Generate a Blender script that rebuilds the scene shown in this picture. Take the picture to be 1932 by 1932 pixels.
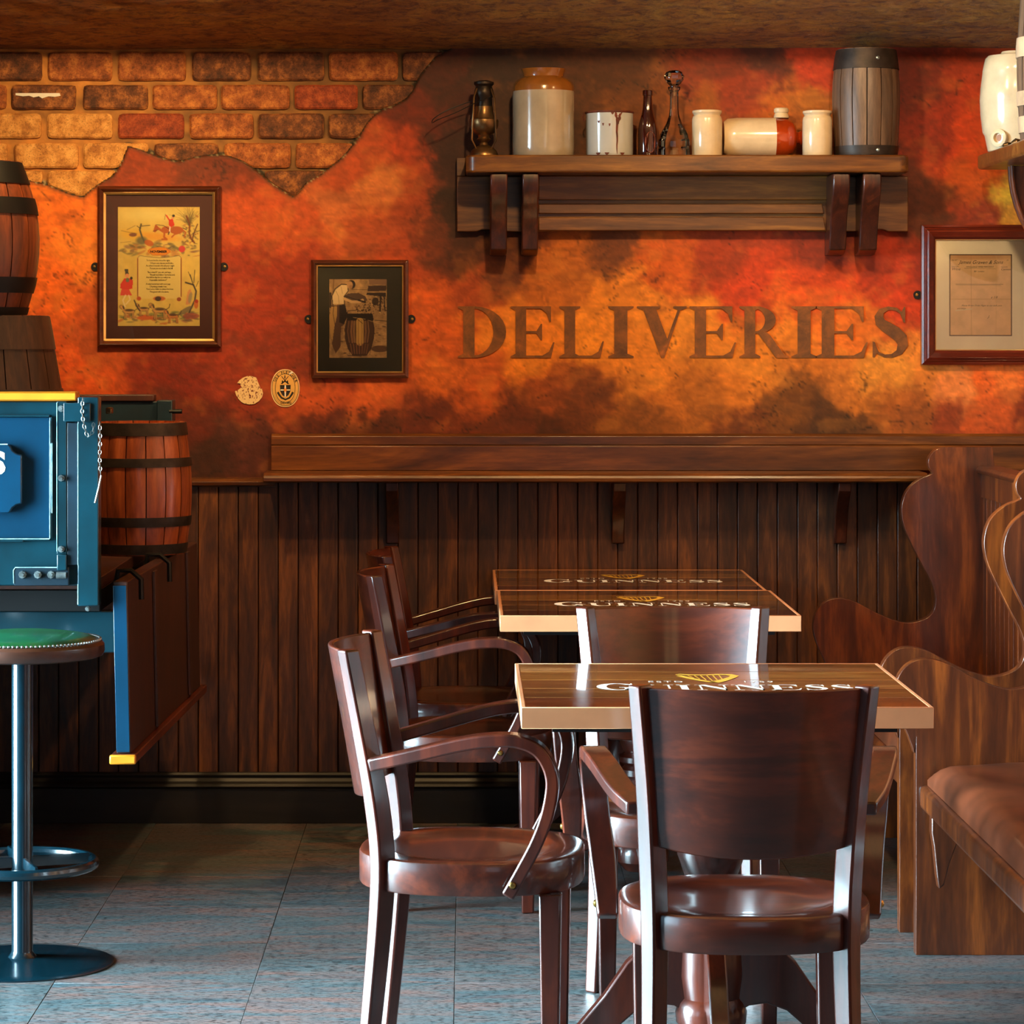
import bpy, bmesh, math, random
import numpy as np
from mathutils import Vector, Matrix
random.seed(7)
for o in list(bpy.data.objects): bpy.data.objects.remove(o)
SC = bpy.context.scene; COL = SC.collection; PI = math.pi
# ---------------------------------------------------------------- camera
# level camera at (0,0,1.45) looking straight at the back wall (Y = distance)
F = 5700.0; VX, VY, H = 880.0, 640.0, 1.45
cd = bpy.data.cameras.new('camera'); cam = bpy.data.objects.new('camera', cd); COL.objects.link(cam)
cam.location = (0, 0, H); cam.rotation_euler = (PI/2, 0, 0)
cd.sensor_width = 36; cd.lens = F/1932*36
cd.shift_x = (966-VX)/1932; cd.shift_y = -(966-VY)/1932
cd.clip_start = .05; cd.clip_end = 60
SC.camera = cam
# ---------------------------------------------------------------- world, exposure
w = bpy.data.worlds.new('world'); SC.world = w; w.use_nodes = True
w.node_tree.nodes['Background'].inputs[0].default_value = (.25, .5, .8, 1)
w.node_tree.nodes['Background'].inputs[1].default_value = .6
vs = SC.view_settings; vs.view_transform = 'Standard'; vs.look = 'None'; vs.gamma = 1; vs.use_curve_mapping = False
vs.exposure = -0.28
# ---------------------------------------------------------------- lights
def area(name, loc, aim, sx, sy, power, col, spread=180):
    l = bpy.data.lights.new(name, 'AREA'); l.shape = 'RECTANGLE'; l.size = sx; l.size_y = sy
    l.energy = power; l.color = col; l.spread = math.radians(spread)
    o = bpy.data.objects.new(name, l); COL.objects.link(o); o.location = loc
    o.rotation_euler = (Vector(aim)-Vector(loc)).to_track_quat('-Z', 'Y').to_euler(); return o
def spot(name, loc, aim, power, col, ang=100, blend=.7, rad=.04):
    l = bpy.data.lights.new(name, 'SPOT'); l.energy = power; l.color = col; l.spot_size = math.radians(ang)
    l.spot_blend = blend; l.shadow_soft_size = rad
    o = bpy.data.objects.new(name, l); COL.objects.link(o); o.location = loc
    o.rotation_euler = (Vector(aim)-Vector(loc)).to_track_quat('-Z', 'Y').to_euler(); return o
COOL = (.34, .74, 1.0); WARM = (1.0, .63, .26)
# daylight in the tall window on the left wall, and a dimmer one nearer the camera
area('daylight_window', (-3.13, 5.95, 1.2), (0, 5.95, .9), 2.15, 2.2, 700, (.58, .86, 1.0), 80)
area('daylight_window_near', (-3.13, 3.2, 1.35), (0, 3.2, 1.25), 1.6, 1.7, 42, COOL, 110)
area('fill_front', (.95, -1.64, 1.7), (.95, 4, 1.3), 1.5, 1.2, 6, (.8, .9, 1))  # added soft fill behind the camera, no window known there
sl = bpy.data.lights.new('sun', 'SUN'); sl.energy = 9; sl.color = (.85, .95, 1); sl.angle = .02
so = bpy.data.objects.new('sun', sl); COL.objects.link(so); so.rotation_euler = Vector((.5, .04, -.9)).to_track_quat('-Z', 'Y').to_euler()
# warm ceiling spots washing the back wall, with added fill among them
spot('spot_deliveries', (.26, 7.35, 2.72), (.62, 9.11, 1.35), 128, WARM, 118, .6, .05)
spot('spot_bricks', (-.95, 7.75, 2.6), (-1.2, 9.11, 1.25), 120, WARM, 95, .8, .05)
spot('fill_left', (-.72, 7.85, 2.5), (-1.17, 9.11, 1.38), 34, WARM, 48, .7, .05)  # added fill for the dim left patch of wall, not a fixture
spot('spot_corner', (1.05, 7.0, 2.8), (1.60, 9.0, 1.58), 92, (1, .68, .36), 75, .8, .04)
spot('fill_room', (.62, 4.98, 2.7), (.62, 6.75, .75), 42, WARM, 60, .8, .10)  # added fill, placed to warm the back panel of the facing chair
for i, (x, y, z) in enumerate(((.75, 1.2, 2.25), (1.45, .6, 2.3), (1.2, 3.0, 2.35))):  # added unseen warm points overhead, for reflections in the chair back panel
    l = bpy.data.lights.new('reflection_fill', 'POINT'); l.energy = 7; l.color = WARM; l.shadow_soft_size = .28
    o = bpy.data.objects.new('reflection_fill', l); COL.objects.link(o); o.location = (x, y, z)
spot('spot_tables', (1.0, 7.9, 2.52), (.75, 8.6, .9), 26, WARM, 120, .8, .06)
# ---------------------------------------------------------------- helpers
def P(px, py, d): return Vector(((px-VX)*d/F, d, H-(py-VY)*d/F))
def X_(px, d): return (px-VX)*d/F
def Z_(py, d): return H-(py-VY)*d/F
def lin(c):
    return tuple((v/255/12.92 if v/255 <= .04045 else ((v/255+.055)/1.055)**2.4) for v in c)
def lin4(c): return lin(c)+(1,)
def fix(me, smooth):
    if smooth:
        me.shade_smooth()
        try: me.set_sharp_from_angle(angle=math.radians(35))
        except Exception: pass
def bevel(o, w_, seg=2):
    m = o.modifiers.new('bevel', 'BEVEL'); m.width = w_; m.segments = seg; m.limit_method = 'ANGLE'
    m.angle_limit = math.radians(38); m.harden_normals = False; return o
def obj(name, bm, m, parent=None, bev=0, smooth=True, seg=2):
    bmesh.ops.recalc_face_normals(bm, faces=bm.faces)
    me = bpy.data.meshes.new(name); bm.to_mesh(me); bm.free()
    me.materials.append(m); fix(me, smooth)
    o = bpy.data.objects.new(name, me); COL.objects.link(o)
    if parent is not None: o.parent = parent
    if bev: bevel(o, bev, seg)
    return o
def tag(o, label, cat, group=None):
    o['label'] = label; o['category'] = cat
    if group: o['group'] = group
    return o
def thing(name, label, cat, loc=(0, 0, 0), rz=0, group=None):
    o = bpy.data.objects.new(name, None); o.empty_display_size = .05; COL.objects.link(o)
    o.location = loc; o.rotation_euler = (0, 0, rz); return tag(o, label, cat, group)
def struct(o): o['kind'] = 'structure'; return o
def copy_tree(o, parent=None):
    c = o.copy(); COL.objects.link(c); c.parent = parent
    for ch in o.children: copy_tree(ch, c)
    return c
def dup(o, loc, rz, label, group=None):
    c = copy_tree(o); c.location = loc; c.rotation_euler = (0, 0, rz); c['label'] = label
    if group: c['group'] = group
    return c
def B(): return bmesh.new()
def box(bm, x0, x1, y0, y1, z0, z1):
    v = [bm.verts.new((x, y, z)) for x in (x0, x1) for y in (y0, y1) for z in (z0, z1)]
    for f in ((0, 1, 3, 2), (4, 6, 7, 5), (0, 4, 5, 1), (2, 3, 7, 6), (0, 2, 6, 4), (1, 5, 7, 3)):
        bm.faces.new([v[i] for i in f])
    return bm
def prism(bm, pts, a0, a1, axis='y'):
    """extrude the outline pts (u,v) along an axis: y -> (u,a,v)  x -> (a,u,v)  z -> (u,v,a)"""
    mk = {'y': lambda u, v, a: (u, a, v), 'x': lambda u, v, a: (a, u, v), 'z': lambda u, v, a: (u, v, a)}[axis]
    A = [bm.verts.new(mk(u, v, a0)) for u, v in pts]; C = [bm.verts.new(mk(u, v, a1)) for u, v in pts]
    n = len(pts)
    fa = bm.faces.new(A); fb = bm.faces.new(C)
    for i in range(n): bm.faces.new((A[i], A[(i+1) % n], C[(i+1) % n], C[i]))
    return bm
def lathe(bm, prof, n=32, cx=0, cy=0, cz=0, axis='z', sx=1, sy=1):
    rings = []
    for r, z in prof:
        if r < 1e-5: rings.append([bm.verts.new(_ax(0, 0, z, cx, cy, cz, axis))])
        else: rings.append([bm.verts.new(_ax(r*math.cos(2*PI*i/n)*sx, r*math.sin(2*PI*i/n)*sy, z, cx, cy, cz, axis)) for i in range(n)])
    for a, b in zip(rings, rings[1:]):
        for i in range(n):
            j = (i+1) % n
            if len(a) == 1 and len(b) == 1: continue
            if len(a) == 1: bm.faces.new((a[0], b[i], b[j]))
            elif len(b) == 1: bm.faces.new((a[i], a[j], b[0]))
            else: bm.faces.new((a[i], a[j], b[j], b[i]))
    return bm
def _ax(x, y, z, cx, cy, cz, axis):
    if axis == 'z': return (cx+x, cy+y, cz+z)
    if axis == 'x': return (cx+z, cy+x, cz+y)
    return (cx+x, cy+z, cz+y)
def smooth_path(pts, n=6):
    P_ = [Vector(p) for p in pts]; out = []
    for i in range(len(P_)-1):
        p0 = P_[max(i-1, 0)]; p1 = P_[i]; p2 = P_[i+1]; p3 = P_[min(i+2, len(P_)-1)]
        for k in range(n):
            t = k/n
            out.append(.5*((2*p1)+(p2-p0)*t+(2*p0-5*p1+4*p2-p3)*t*t+(3*p1-p0-3*p2+p3)*t**3))
    out.append(P_[-1]); return out
def tube(bm, pts, r, n=8, closed=False):
    pts = [Vector(p) for p in pts]; rings = []; N = len(pts); up = Vector((0, 0, 1)); prev = None
    for i, p in enumerate(pts):
        a = pts[(i-1) % N] if (closed or i > 0) else pts[i]; b = pts[(i+1) % N] if (closed or i < N-1) else pts[i]
        t = (b-a).normalized()
        if prev is None:
            u = t.cross(up) if abs(t.z) < .95 else t.cross(Vector((1, 0, 0)))
        else: u = prev-t*prev.dot(t)
        u.normalize(); prev = u; v = t.cross(u)
        rr = r[i] if isinstance(r, (list, tuple)) else r
        rings.append([bm.verts.new(p+(u*math.cos(2*PI*k/n)+v*math.sin(2*PI*k/n))*rr) for k in range(n)])
    for i in range(N if closed else N-1):
        a = rings[i]; b = rings[(i+1) % N]
        for k in range(n): bm.faces.new((a[k], a[(k+1) % n], b[(k+1) % n], b[k]))
    if not closed: bm.faces.new(rings[0]); bm.faces.new(rings[-1])
    return bm
def sweep(bm, secs):
    """secs: list of closed rings (lists of Vectors, same count)"""
    R = [[bm.verts.new(p) for p in s] for s in secs]; n = len(R[0])
    for a, b in zip(R, R[1:]):
        for k in range(n): bm.faces.new((a[k], a[(k+1) % n], b[(k+1) % n], b[k]))
    bm.faces.new(R[0]); bm.faces.new(R[-1]); return bm
def grid_mesh(name, P3, cols, mat, parent=None, skip=None):
    """P3 (ny,nx,3) points, cols (ny,nx,3) linear colour -> one mesh with colour attribute 'paint'"""
    ny, nx = P3.shape[:2]
    idx = np.arange(nx*ny).reshape(ny, nx)
    q = np.stack([idx[:-1, :-1], idx[1:, :-1], idx[1:, 1:], idx[:-1, 1:]], -1).reshape(-1, 4)
    if skip is not None: q = q[~skip.reshape(-1)]
    me = bpy.data.meshes.new(name); me.vertices.add(nx*ny); me.vertices.foreach_set('co', P3.reshape(-1).astype('f'))
    me.loops.add(q.size); me.loops.foreach_set('vertex_index', q.reshape(-1).astype('i'))
    me.polygons.add(len(q)); me.polygons.foreach_set('loop_start', np.arange(0, q.size, 4).astype('i'))
    me.polygons.foreach_set('loop_total', np.full(len(q), 4, 'i'))
    me.update(calc_edges=True)
    a = me.color_attributes.new('paint', 'FLOAT_COLOR', 'POINT')
    c4 = np.ones((nx*ny, 4), 'f'); c4[:, :3] = cols.reshape(-1, 3); a.data.foreach_set('color', c4.reshape(-1))
    me.materials.append(mat); me.validate()
    o = bpy.data.objects.new(name, me); COL.objects.link(o)
    if parent is not None: o.parent = parent
    return o
def text_mesh(s, size=1, shear=0, offset=0, align='LEFT', spacing=1):
    cu = bpy.data.curves.new('lettering', 'FONT'); cu.body = s; cu.size = size; cu.shear = shear; cu.offset = offset
    cu.align_x = align; cu.space_character = spacing; cu.resolution_u = 3
    o = bpy.data.objects.new('lettering', cu); COL.objects.link(o)
    me = bpy.data.meshes.new_from_object(o.evaluated_get(bpy.context.evaluated_depsgraph_get()))
    bpy.data.objects.remove(o); bpy.data.curves.remove(cu); return me
def add_text(bm, s, size, mtx, **k):
    me = text_mesh(s, size, **k); me.transform(mtx); bm.from_mesh(me); bpy.data.meshes.remove(me)
WALLTXT = Matrix(((1, 0, 0, 0), (0, 0, 1, 0), (0, 1, 0, 0), (0, 0, 0, 1)))
def on_wall(x, y, z): return Matrix.Translation((x, y, z)) @ Matrix(((1, 0, 0, 0), (0, 0, -1, 0), (0, 1, 0, 0), (0, 0, 0, 1)))
# ---------------------------------------------------------------- materials
class NT:
    def __init__(s, name):
        s.m = bpy.data.materials.new(name); s.m.use_nodes = True; s.t = s.m.node_tree; s.n = s.t.nodes
        s.b = s.n['Principled BSDF']; s.out = s.n['Material Output']
    def new(s, ty, **k):
        n = s.n.new(ty)
        for a, v in k.items(): setattr(n, a, v)
        return n
    def l(s, a, b): s.t.links.new(a, b)
    def coord(s, scale=(1, 1, 1), kind='Object', rnd=True):
        tc = s.new('ShaderNodeTexCoord'); mp = s.new('ShaderNodeMapping'); mp.inputs['Scale'].default_value = scale
        s.l(tc.outputs[kind], mp.inputs['Vector'])
        if rnd:
            oi = s.new('ShaderNodeObjectInfo'); mu = s.new('ShaderNodeVectorMath', operation='SCALE'); mu.inputs[0].default_value = (37, 19, 53)
            s.l(oi.outputs['Random'], mu.inputs['Scale']); s.l(mu.outputs[0], mp.inputs['Location']); s.rnd = oi.outputs['Random']
        return mp.outputs[0]
    def noise(s, vec, scale, detail=4, rough=.55, dist=0):
        n = s.new('ShaderNodeTexNoise'); n.inputs['Scale'].default_value = scale; n.inputs['Detail'].default_value = detail
        n.inputs['Roughness'].default_value = rough; n.inputs['Distortion'].default_value = dist; s.l(vec, n.inputs['Vector']); return n.outputs['Fac']
    def ramp(s, fac, stops):
        r = s.new('ShaderNodeValToRGB'); e = r.color_ramp.elements
        while len(e) < len(stops): e.new(.5)
        for el, (p, c) in zip(e, stops): el.position = p; el.color = lin4(c)
        s.l(fac, r.inputs[0]); return r.outputs[0]
    def mixc(s, f, a, b, mode='MIX'):
        n = s.new('ShaderNodeMix', data_type='RGBA', blend_type=mode)
        for sock, v in ((n.inputs[0], f), (n.inputs[6], a), (n.inputs[7], b)):
            if isinstance(v, (int, float)): sock.default_value = v
            elif isinstance(v, tuple): sock.default_value = v
            else: s.l(v, sock)
        return n.outputs[2]
    def math(s, op, a, b=0):
        n = s.new('ShaderNodeMath', operation=op)
        for i, v in enumerate((a, b)):
            if isinstance(v, (int, float)): n.inputs[i].default_value = v
            else: s.l(v, n.inputs[i])
        return n.outputs[0]
    def set(s, col=None, rough=None, metal=None, coat=None, coatr=None, spec=None, bump=None, bstr=.3, bdist=.002):
        b = s.b
        for k, v in (('Base Color', col), ('Roughness', rough), ('Metallic', metal), ('Coat Weight', coat), ('Coat Roughness', coatr), ('Specular IOR Level', spec)):
            if v is None: continue
            if isinstance(v, (int, float)): b.inputs[k].default_value = v
            elif isinstance(v, tuple): b.inputs[k].default_value = v if len(v) == 4 else v+(1,)
            else: s.l(v, b.inputs[k])
        if bump is not None:
            bn = s.new('ShaderNodeBump'); bn.inputs['Strength'].default_value = bstr; bn.inputs['Distance'].default_value = bdist
            s.l(bump, bn.inputs['Height']); s.l(bn.outputs[0], b.inputs['Normal'])
        return s.m
def wood(name, dark, mid, light, axis='z', fine=14, rough=.35, coat=.0, coatr=.12, vary=.5, bstr=.12):
    s = NT(name); k = {'x': (.12, 1, 1), 'y': (1, .12, 1), 'z': (1, 1, .12)}[axis]
    v = s.coord(k); n1 = s.noise(v, fine, 5, .6, 1.2); n2 = s.noise(v, fine*7, 3, .6)
    f = s.math('ADD', s.math('MULTIPLY', n1, .75), s.math('MULTIPLY', n2, .25))
    c = s.ramp(f, [(.33, dark), (.5, mid), (.68, light)])
    if vary:
        g = s.math('ADD', s.math('MULTIPLY', s.rnd, vary), 1-vary/2)
        cc = s.new('ShaderNodeCombineColor'); [s.l(g, cc.inputs[i]) for i in range(3)]
        c = s.mixc(1.0, c, cc.outputs[0], 'MULTIPLY')
    return s.set(col=c, rough=rough, coat=coat, coatr=coatr, bump=n2, bstr=bstr)
def plain(name, c, rough=.5, metal=0, coat=0, var=.12, scale=12, bstr=0):
    s = NT(name); v = s.coord(); n = s.noise(v, scale, 4)
    lo = tuple(x*(1-var) for x in c); hi = tuple(min(255, x*(1+var)) for x in c)
    col = s.ramp(n, [(.3, lo), (.7, hi)])
    return s.set(col=col, rough=rough, metal=metal, coat=coat, coatr=.1, bump=n if bstr else None, bstr=bstr)
def painted(name, rough=.6, grain=.25, gscale=60, bstr=.2, spec=.5, bscale=25):
    s = NT(name); at = s.new('ShaderNodeAttribute', attribute_name='paint'); v = s.coord(rnd=False)
    n = s.noise(v, gscale, 6, .7); g = s.math('ADD', s.math('MULTIPLY', n, grain*2), 1-grain)
    cc = s.new('ShaderNodeCombineColor'); [s.l(g, cc.inputs[i]) for i in range(3)]
    c = s.mixc(1.0, at.outputs['Color'], cc.outputs[0], 'MULTIPLY')
    return s.set(col=c, rough=rough, spec=spec, bump=s.noise(v, bscale, 8, .65), bstr=bstr, bdist=.004)
def glassy(name, tint=(1, 1, 1), rough=.0, base=.04, power=5):
    """thin clear glass: see-through with mirror-like Fresnel reflection"""
    s = NT(name); tr = s.new('ShaderNodeBsdfTransparent'); tr.inputs[0].default_value = tint+(1,)
    gl = s.new('ShaderNodeBsdfGlossy'); gl.inputs['Roughness'].default_value = rough
    fr = s.new('ShaderNodeFresnel'); fr.inputs[0].default_value = 1.5; mx = s.new('ShaderNodeMixShader')
    s.l(fr.outputs[0], mx.inputs[0]); s.l(tr.outputs[0], mx.inputs[1]); s.l(gl.outputs[0], mx.inputs[2]); s.l(mx.outputs[0], s.out.inputs[0])
    return s.m
def noise2(x, y, seed=0):
    xi = np.floor(x).astype(np.int64); yi = np.floor(y).astype(np.int64); fx = x-xi; fy = y-yi
    fx = fx*fx*(3-2*fx); fy = fy*fy*(3-2*fy)
    def h(a, b):
        n = (a*374761393+b*668265263+seed*1442695041) & 0xffffffff
        n = ((n ^ (n >> 13))*1274126177) & 0xffffffff
        return ((n ^ (n >> 16)) & 0xffff)/65535.0
    return (h(xi, yi)*(1-fx)+h(xi+1, yi)*fx)*(1-fy)+(h(xi, yi+1)*(1-fx)+h(xi+1, yi+1)*fx)*fy
def fbm(x, y, seed=0, oc=5, g=.55):
    s = 0; a = 1; t = 0
    for i in range(oc): s = s+a*noise2(x*2**i+i*17.3, y*2**i-i*9.1, seed+i); t += a; a *= g
    return s/t
def inside(px, py, poly):
    r = np.zeros(px.shape, bool); n = len(poly)
    for i in range(n):
        x1, y1 = poly[i]; x2, y2 = poly[(i+1) % n]
        if y1 == y2: continue
        c = ((y1 > py) != (y2 > py)) & (px < (x2-x1)*(py-y1)/(y2-y1)+x1); r ^= c
    return r
def seg_dist(px, py, poly, closed=True):
    best = np.full(px.shape, 1e9); bx = px.copy(); by = py.copy(); n = len(poly)
    for i in range(n if closed else n-1):
        x1, y1 = poly[i]; x2, y2 = poly[(i+1) % n]; dx = x2-x1; dy = y2-y1; L = dx*dx+dy*dy+1e-12
        t = np.clip(((px-x1)*dx+(py-y1)*dy)/L, 0, 1); qx = x1+t*dx; qy = y1+t*dy
        d = np.hypot(px-qx, py-qy); m = d < best
        best = np.where(m, d, best); bx = np.where(m, qx, bx); by = np.where(m, qy, by)
    return best, bx, by
class Canvas:
    """a small picture drawn stroke by stroke; coordinates in the picture's own units"""
    def __init__(s, x0, y0, x1, y1, nx, ny, bg):
        s.x, s.y = np.meshgrid(np.linspace(x0, x1, nx), np.linspace(y0, y1, ny)); s.a = np.zeros((ny, nx, 3)); s.a[:] = bg
        s.px = (x1-x0)/nx
    def mix(s, m, c): m = np.clip(m, 0, 1)[..., None]; s.a = s.a*(1-m)+np.array(c, float)*m
    def ell(s, cx, cy, rx, ry, c, al=1, rot=0, soft=None):
        dx = s.x-cx; dy = s.y-cy; r = math.radians(rot); u = dx*math.cos(r)+dy*math.sin(r); v = -dx*math.sin(r)+dy*math.cos(r)
        d = np.sqrt((u/rx)**2+(v/ry)**2); so = soft or s.px/min(rx, ry)
        s.mix(al*np.clip((1-d)/so+.5, 0, 1), c)
    def poly(s, pts, c, al=1): s.mix(al*inside(s.x, s.y, pts), c)
    def line(s, pts, w_, c, al=1):
        d, _, _ = seg_dist(s.x, s.y, pts, False); s.mix(al*np.clip((w_/2-d)/s.px+.5, 0, 1), c)
    def mesh(s, name, X0, X1, Z0, Z1, Y, mat, parent=None):
        ny, nx = s.a.shape[:2]; xx, zz = np.meshgrid(np.linspace(X0, X1, nx), np.linspace(Z1, Z0, ny))
        v = np.clip(s.a, 0, 255)/255; L = np.where(v <= .04045, v/12.92, ((v+.055)/1.055)**2.4)
        return grid_mesh(name, np.stack([xx, np.full_like(xx, Y), zz], -1), L, mat, parent)
M = {}
M['plank'] = wood('dark_plank_wood', (42, 21, 8), (76, 40, 15), (122, 70, 28), 'z', 22, .46, .12, .3, .6)
M['ledge'] = wood('ledge_wood', (52, 25, 6), (90, 47, 13), (138, 80, 28), 'x', 12, .34, .4, .2, .2)
M['shelf'] = wood('shelf_wood', (58, 30, 7), (98, 56, 16), (142, 92, 32), 'x', 14, .38, .3, .2, .2)
M['bracket'] = wood('bracket_wood', (34, 12, 6), (58, 23, 10), (88, 40, 17), 'z', 26, .36, .3, .2, .1)
M['pew'] = wood('pew_wood', (46, 17, 6), (82, 35, 11), (136, 66, 20), 'z', 13, .34, .6, .12, .15)
M['chair'] = wood('mahogany_stained_wood', (34, 9, 4), (62, 19, 8), (96, 35, 14), 'z', 8, .40, 1, .16, .12); M['chair'].node_tree.nodes['Principled BSDF'].inputs['Specular IOR Level'].default_value = .2
M['chair_h'] = wood('mahogany_stained_seat', (38, 11, 5), (68, 23, 9), (108, 42, 17), 'y', 8, .36, .8, .12, .12)
M['base'] = wood('baseboard_wood', (17, 15, 15), (27, 23, 21), (38, 31, 27), 'x', 10, .5, .12, .25, .1)
M['table_red'] = wood('reddish_printed_plank', (50, 18, 10), (88, 36, 18), (132, 62, 32), 'x', 13, .22, 1, .03, .3, .03)
M['table_gold'] = wood('golden_printed_plank', (96, 56, 20), (156, 98, 40), (206, 146, 72), 'x', 13, .22, 1, .03, .3, .03)
M['table'] = wood('resin_coated_table_plank', (62, 34, 16), (110, 66, 30), (168, 108, 52), 'x', 13, .22, 1, .03, .75, .03)
M['table_edge'] = plain('copper_edge_band', (204, 138, 94), .45, .0, .2, .04)
M['iron_black'] = plain('black_iron', (14, 14, 15), .45, .3)
M['pale_band'] = plain('pale_metal_band', (190, 158, 126), .4, .2, .1, .15, 14)
M['hoop'] = plain('old_iron_hoop', (52, 42, 36), .5, .55, 0, .25, 30, .1)
M['stave'] = wood('oak_stave', (96, 40, 16), (150, 68, 28), (190, 98, 44), 'z', 20, .42, .5, .2, .35)
M['stave_dark'] = wood('dark_oak_stave', (34, 20, 13), (58, 36, 22), (88, 56, 34), 'z', 22, .5, .2, .3, .35)
M['stave_mid'] = wood('weathered_brown_stave', (74, 34, 16), (112, 52, 24), (150, 74, 34), 'z', 24, .45, .3, .25, .3)
M['stave_grey'] = wood('greyed_oak_stave', (62, 46, 34), (92, 68, 50), (120, 92, 68), 'z', 22, .55, .1, .3, .3)
M['blue'] = plain('blue_wagon_paint', (2, 49, 60), .34, 0, .5, .22, 5, .05)
M['blue_bright'] = plain('bright_blue_panel_paint', (1, 54, 80), .32, 0, .5, .12, 5, .04)
M['blue_dark'] = plain('worn_dark_blue_paint', (10, 34, 46), .45, 0, .3, .25, 7, .05)
M['orange'] = plain('orange_paint', (236, 146, 28), .42, 0, .3, .08, 9, .05)
M['maroon'] = wood('maroon_painted_board', (44, 20, 14), (62, 28, 18), (78, 36, 24), 'z', 16, .5, .2, .3, .1)
M['maroon_red'] = wood('dark_red_capping', (70, 22, 10), (98, 34, 14), (120, 46, 20), 'y', 14, .45, .3, .2, .1)
M['painted_highlight'] = plain('pale_painted_highlight', (150, 196, 204), .35, 0, .3, .3, 40)  # colour of the highlight lines painted along the wagon edges
M['steel'] = plain('worn_steel', (150, 160, 160), .35, .8, 0, .3, 40, .1)
M['chrome'] = plain('bright_chain_steel', (150, 150, 145), .35, 1)
M['brass'] = plain('brass', (190, 150, 80), .28, 1)
M['teal_iron'] = plain('dark_teal_enamelled_steel', (5, 36, 46), .26, .1, .7, .15, 14, .03)
M['green'] = plain('green_leather', (12, 78, 38), .35, 0, .4, .3, 9, .12)
M['brownleather'] = plain('brown_leather_cushion', (92, 44, 24), .34, 0, .35, .3, 7, .15)
M['rim'] = wood('stool_rim_wood', (42, 20, 12), (64, 32, 18), (88, 46, 26), 'x', 12, .4, .5, .2, .1)
M['white'] = plain('white_print', (238, 234, 222), .5, 0, 0, .02)
M['gold'] = plain('gold_print', (222, 170, 60), .4, 0, 0, .05)
M['black'] = plain('black_ink', (26, 18, 14), .7)
M['cream'] = plain('cream_stoneware', (206, 184, 150), .18, 0, .6, .05, 20)
M['grey_glaze'] = plain('pale_grey_stoneware', (164, 150, 128), .16, 0, .8, .06, 16)
M['tan_glaze'] = plain('tan_salt_glaze', (138, 84, 30), .2, 0, .8, .12, 14)
M['brown_glaze'] = plain('red_brown_treacle_glaze', (150, 50, 10), .12, 0, 1, .15, 14)
M['enamel'] = plain('white_enamel', (176, 178, 174), .15, 0, .8, .03)
M['rust'] = plain('rust', (84, 34, 14), .7, 0, 0, .3, 50)
M['pewter'] = plain('tarnished_brass', (120, 92, 60), .32, .85, 0, .3, 18, .1)
M['lamp_dark'] = plain('sooty_metal', (46, 38, 32), .4, .7, 0, .3, 20, .1)
M['bottle'] = plain('brown_bottle_glass', (48, 12, 4), .06, 0, 1, .1)
M['label'] = plain('red_brown_paper_label', (120, 52, 26), .6)
M['glass'] = glassy('clear_glass', (.93, .95, .94))
M['pane'] = glassy('picture_glass', (.97, .97, .97))
M['ground'] = plain('dark_subfloor', (40, 40, 40), .8)
M['plain_wall'] = plain('ochre_plaster', (150, 80, 35), .7, 0, 0, .2, 3, .2)
M['frame_dark'] = wood('dark_stained_moulding', (54, 22, 10), (80, 34, 15), (104, 48, 22), 'x', 18, .32, .6, .12, .1)
M['frame_red'] = wood('mahogany_moulding', (64, 18, 9), (96, 30, 14), (124, 44, 20), 'x', 16, .3, .8, .1, .1)
M['gilt'] = plain('gilt_beading', (214, 176, 110), .3, .8)
M['mat_maroon'] = plain('maroon_mat_board', (74, 32, 26), .6, 0, 0, .06)
M['mat_green'] = plain('dark_green_mat_board', (44, 42, 26), .6, 0, 0, .15, 4)
M['mat_cream'] = plain('cream_mat_board', (252, 242, 214), .6, 0, 0, .03)
M['print'] = painted('printed_paper', .6, .04, 90, 0)
M['mortar'] = painted('mural_plaster', .62, .22, 34, .35, .35, 22)
# brick: four fired colours, mottled with dark flecks
def brick_mat(name, a, b, c):
    s = NT(name); v = s.coord(); n = s.noise(v, 26, 5, .7); sp = s.noise(v, 220, 3, .7)
    col = s.ramp(n, [(.36, a), (.5, b), (.66, c)]); dk = s.ramp(sp, [(.36, (0, 0, 0)), (.46, (255, 255, 255))])
    col = s.mixc(.45, col, dk, 'MULTIPLY')
    return s.set(col=col, rough=.75, bump=s.math('ADD', n, s.math('MULTIPLY', sp, .5)), bstr=.5, bdist=.004)
BR = [brick_mat('tan_brick', (164, 104, 44), (206, 144, 70), (230, 172, 94)), brick_mat('russet_brick', (110, 56, 22), (158, 86, 36), (204, 128, 58)),
      brick_mat('dark_brick', (70, 38, 18), (112, 62, 28), (176, 110, 52)), brick_mat('red_brick', (112, 44, 18), (150, 62, 26), (190, 96, 42))]
def floor_mat():
    s = NT('blue_grey_pink_stone_tile'); v = s.coord((.35, 1.6, 1)); n = s.noise(v, 5, 6, .65, .6); n2 = s.noise(v, 11, 5, .7, .8)
    v2 = s.coord((.6, 1.5, 1)); sp = s.noise(v2, 110, 3, .7)
    c = s.ramp(n, [(.3, (58, 80, 86)), (.45, (84, 102, 106)), (.55, (130, 98, 92)), (.66, (78, 108, 118))])
    c2 = s.ramp(n2, [(.35, (66, 82, 88)), (.5, (104, 110, 108)), (.62, (134, 98, 86))])
    c = s.mixc(.45, c, c2); d = s.ramp(sp, [(.42, (20, 26, 30)), (.49, (255, 255, 255))]); c = s.mixc(.75, c, d, 'MULTIPLY')
    return s.set(col=c, rough=s.math('ADD', s.math('MULTIPLY', n2, .3), .22), spec=.5, bump=sp, bstr=.16, bdist=.002)
M['floor'] = floor_mat()
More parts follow.
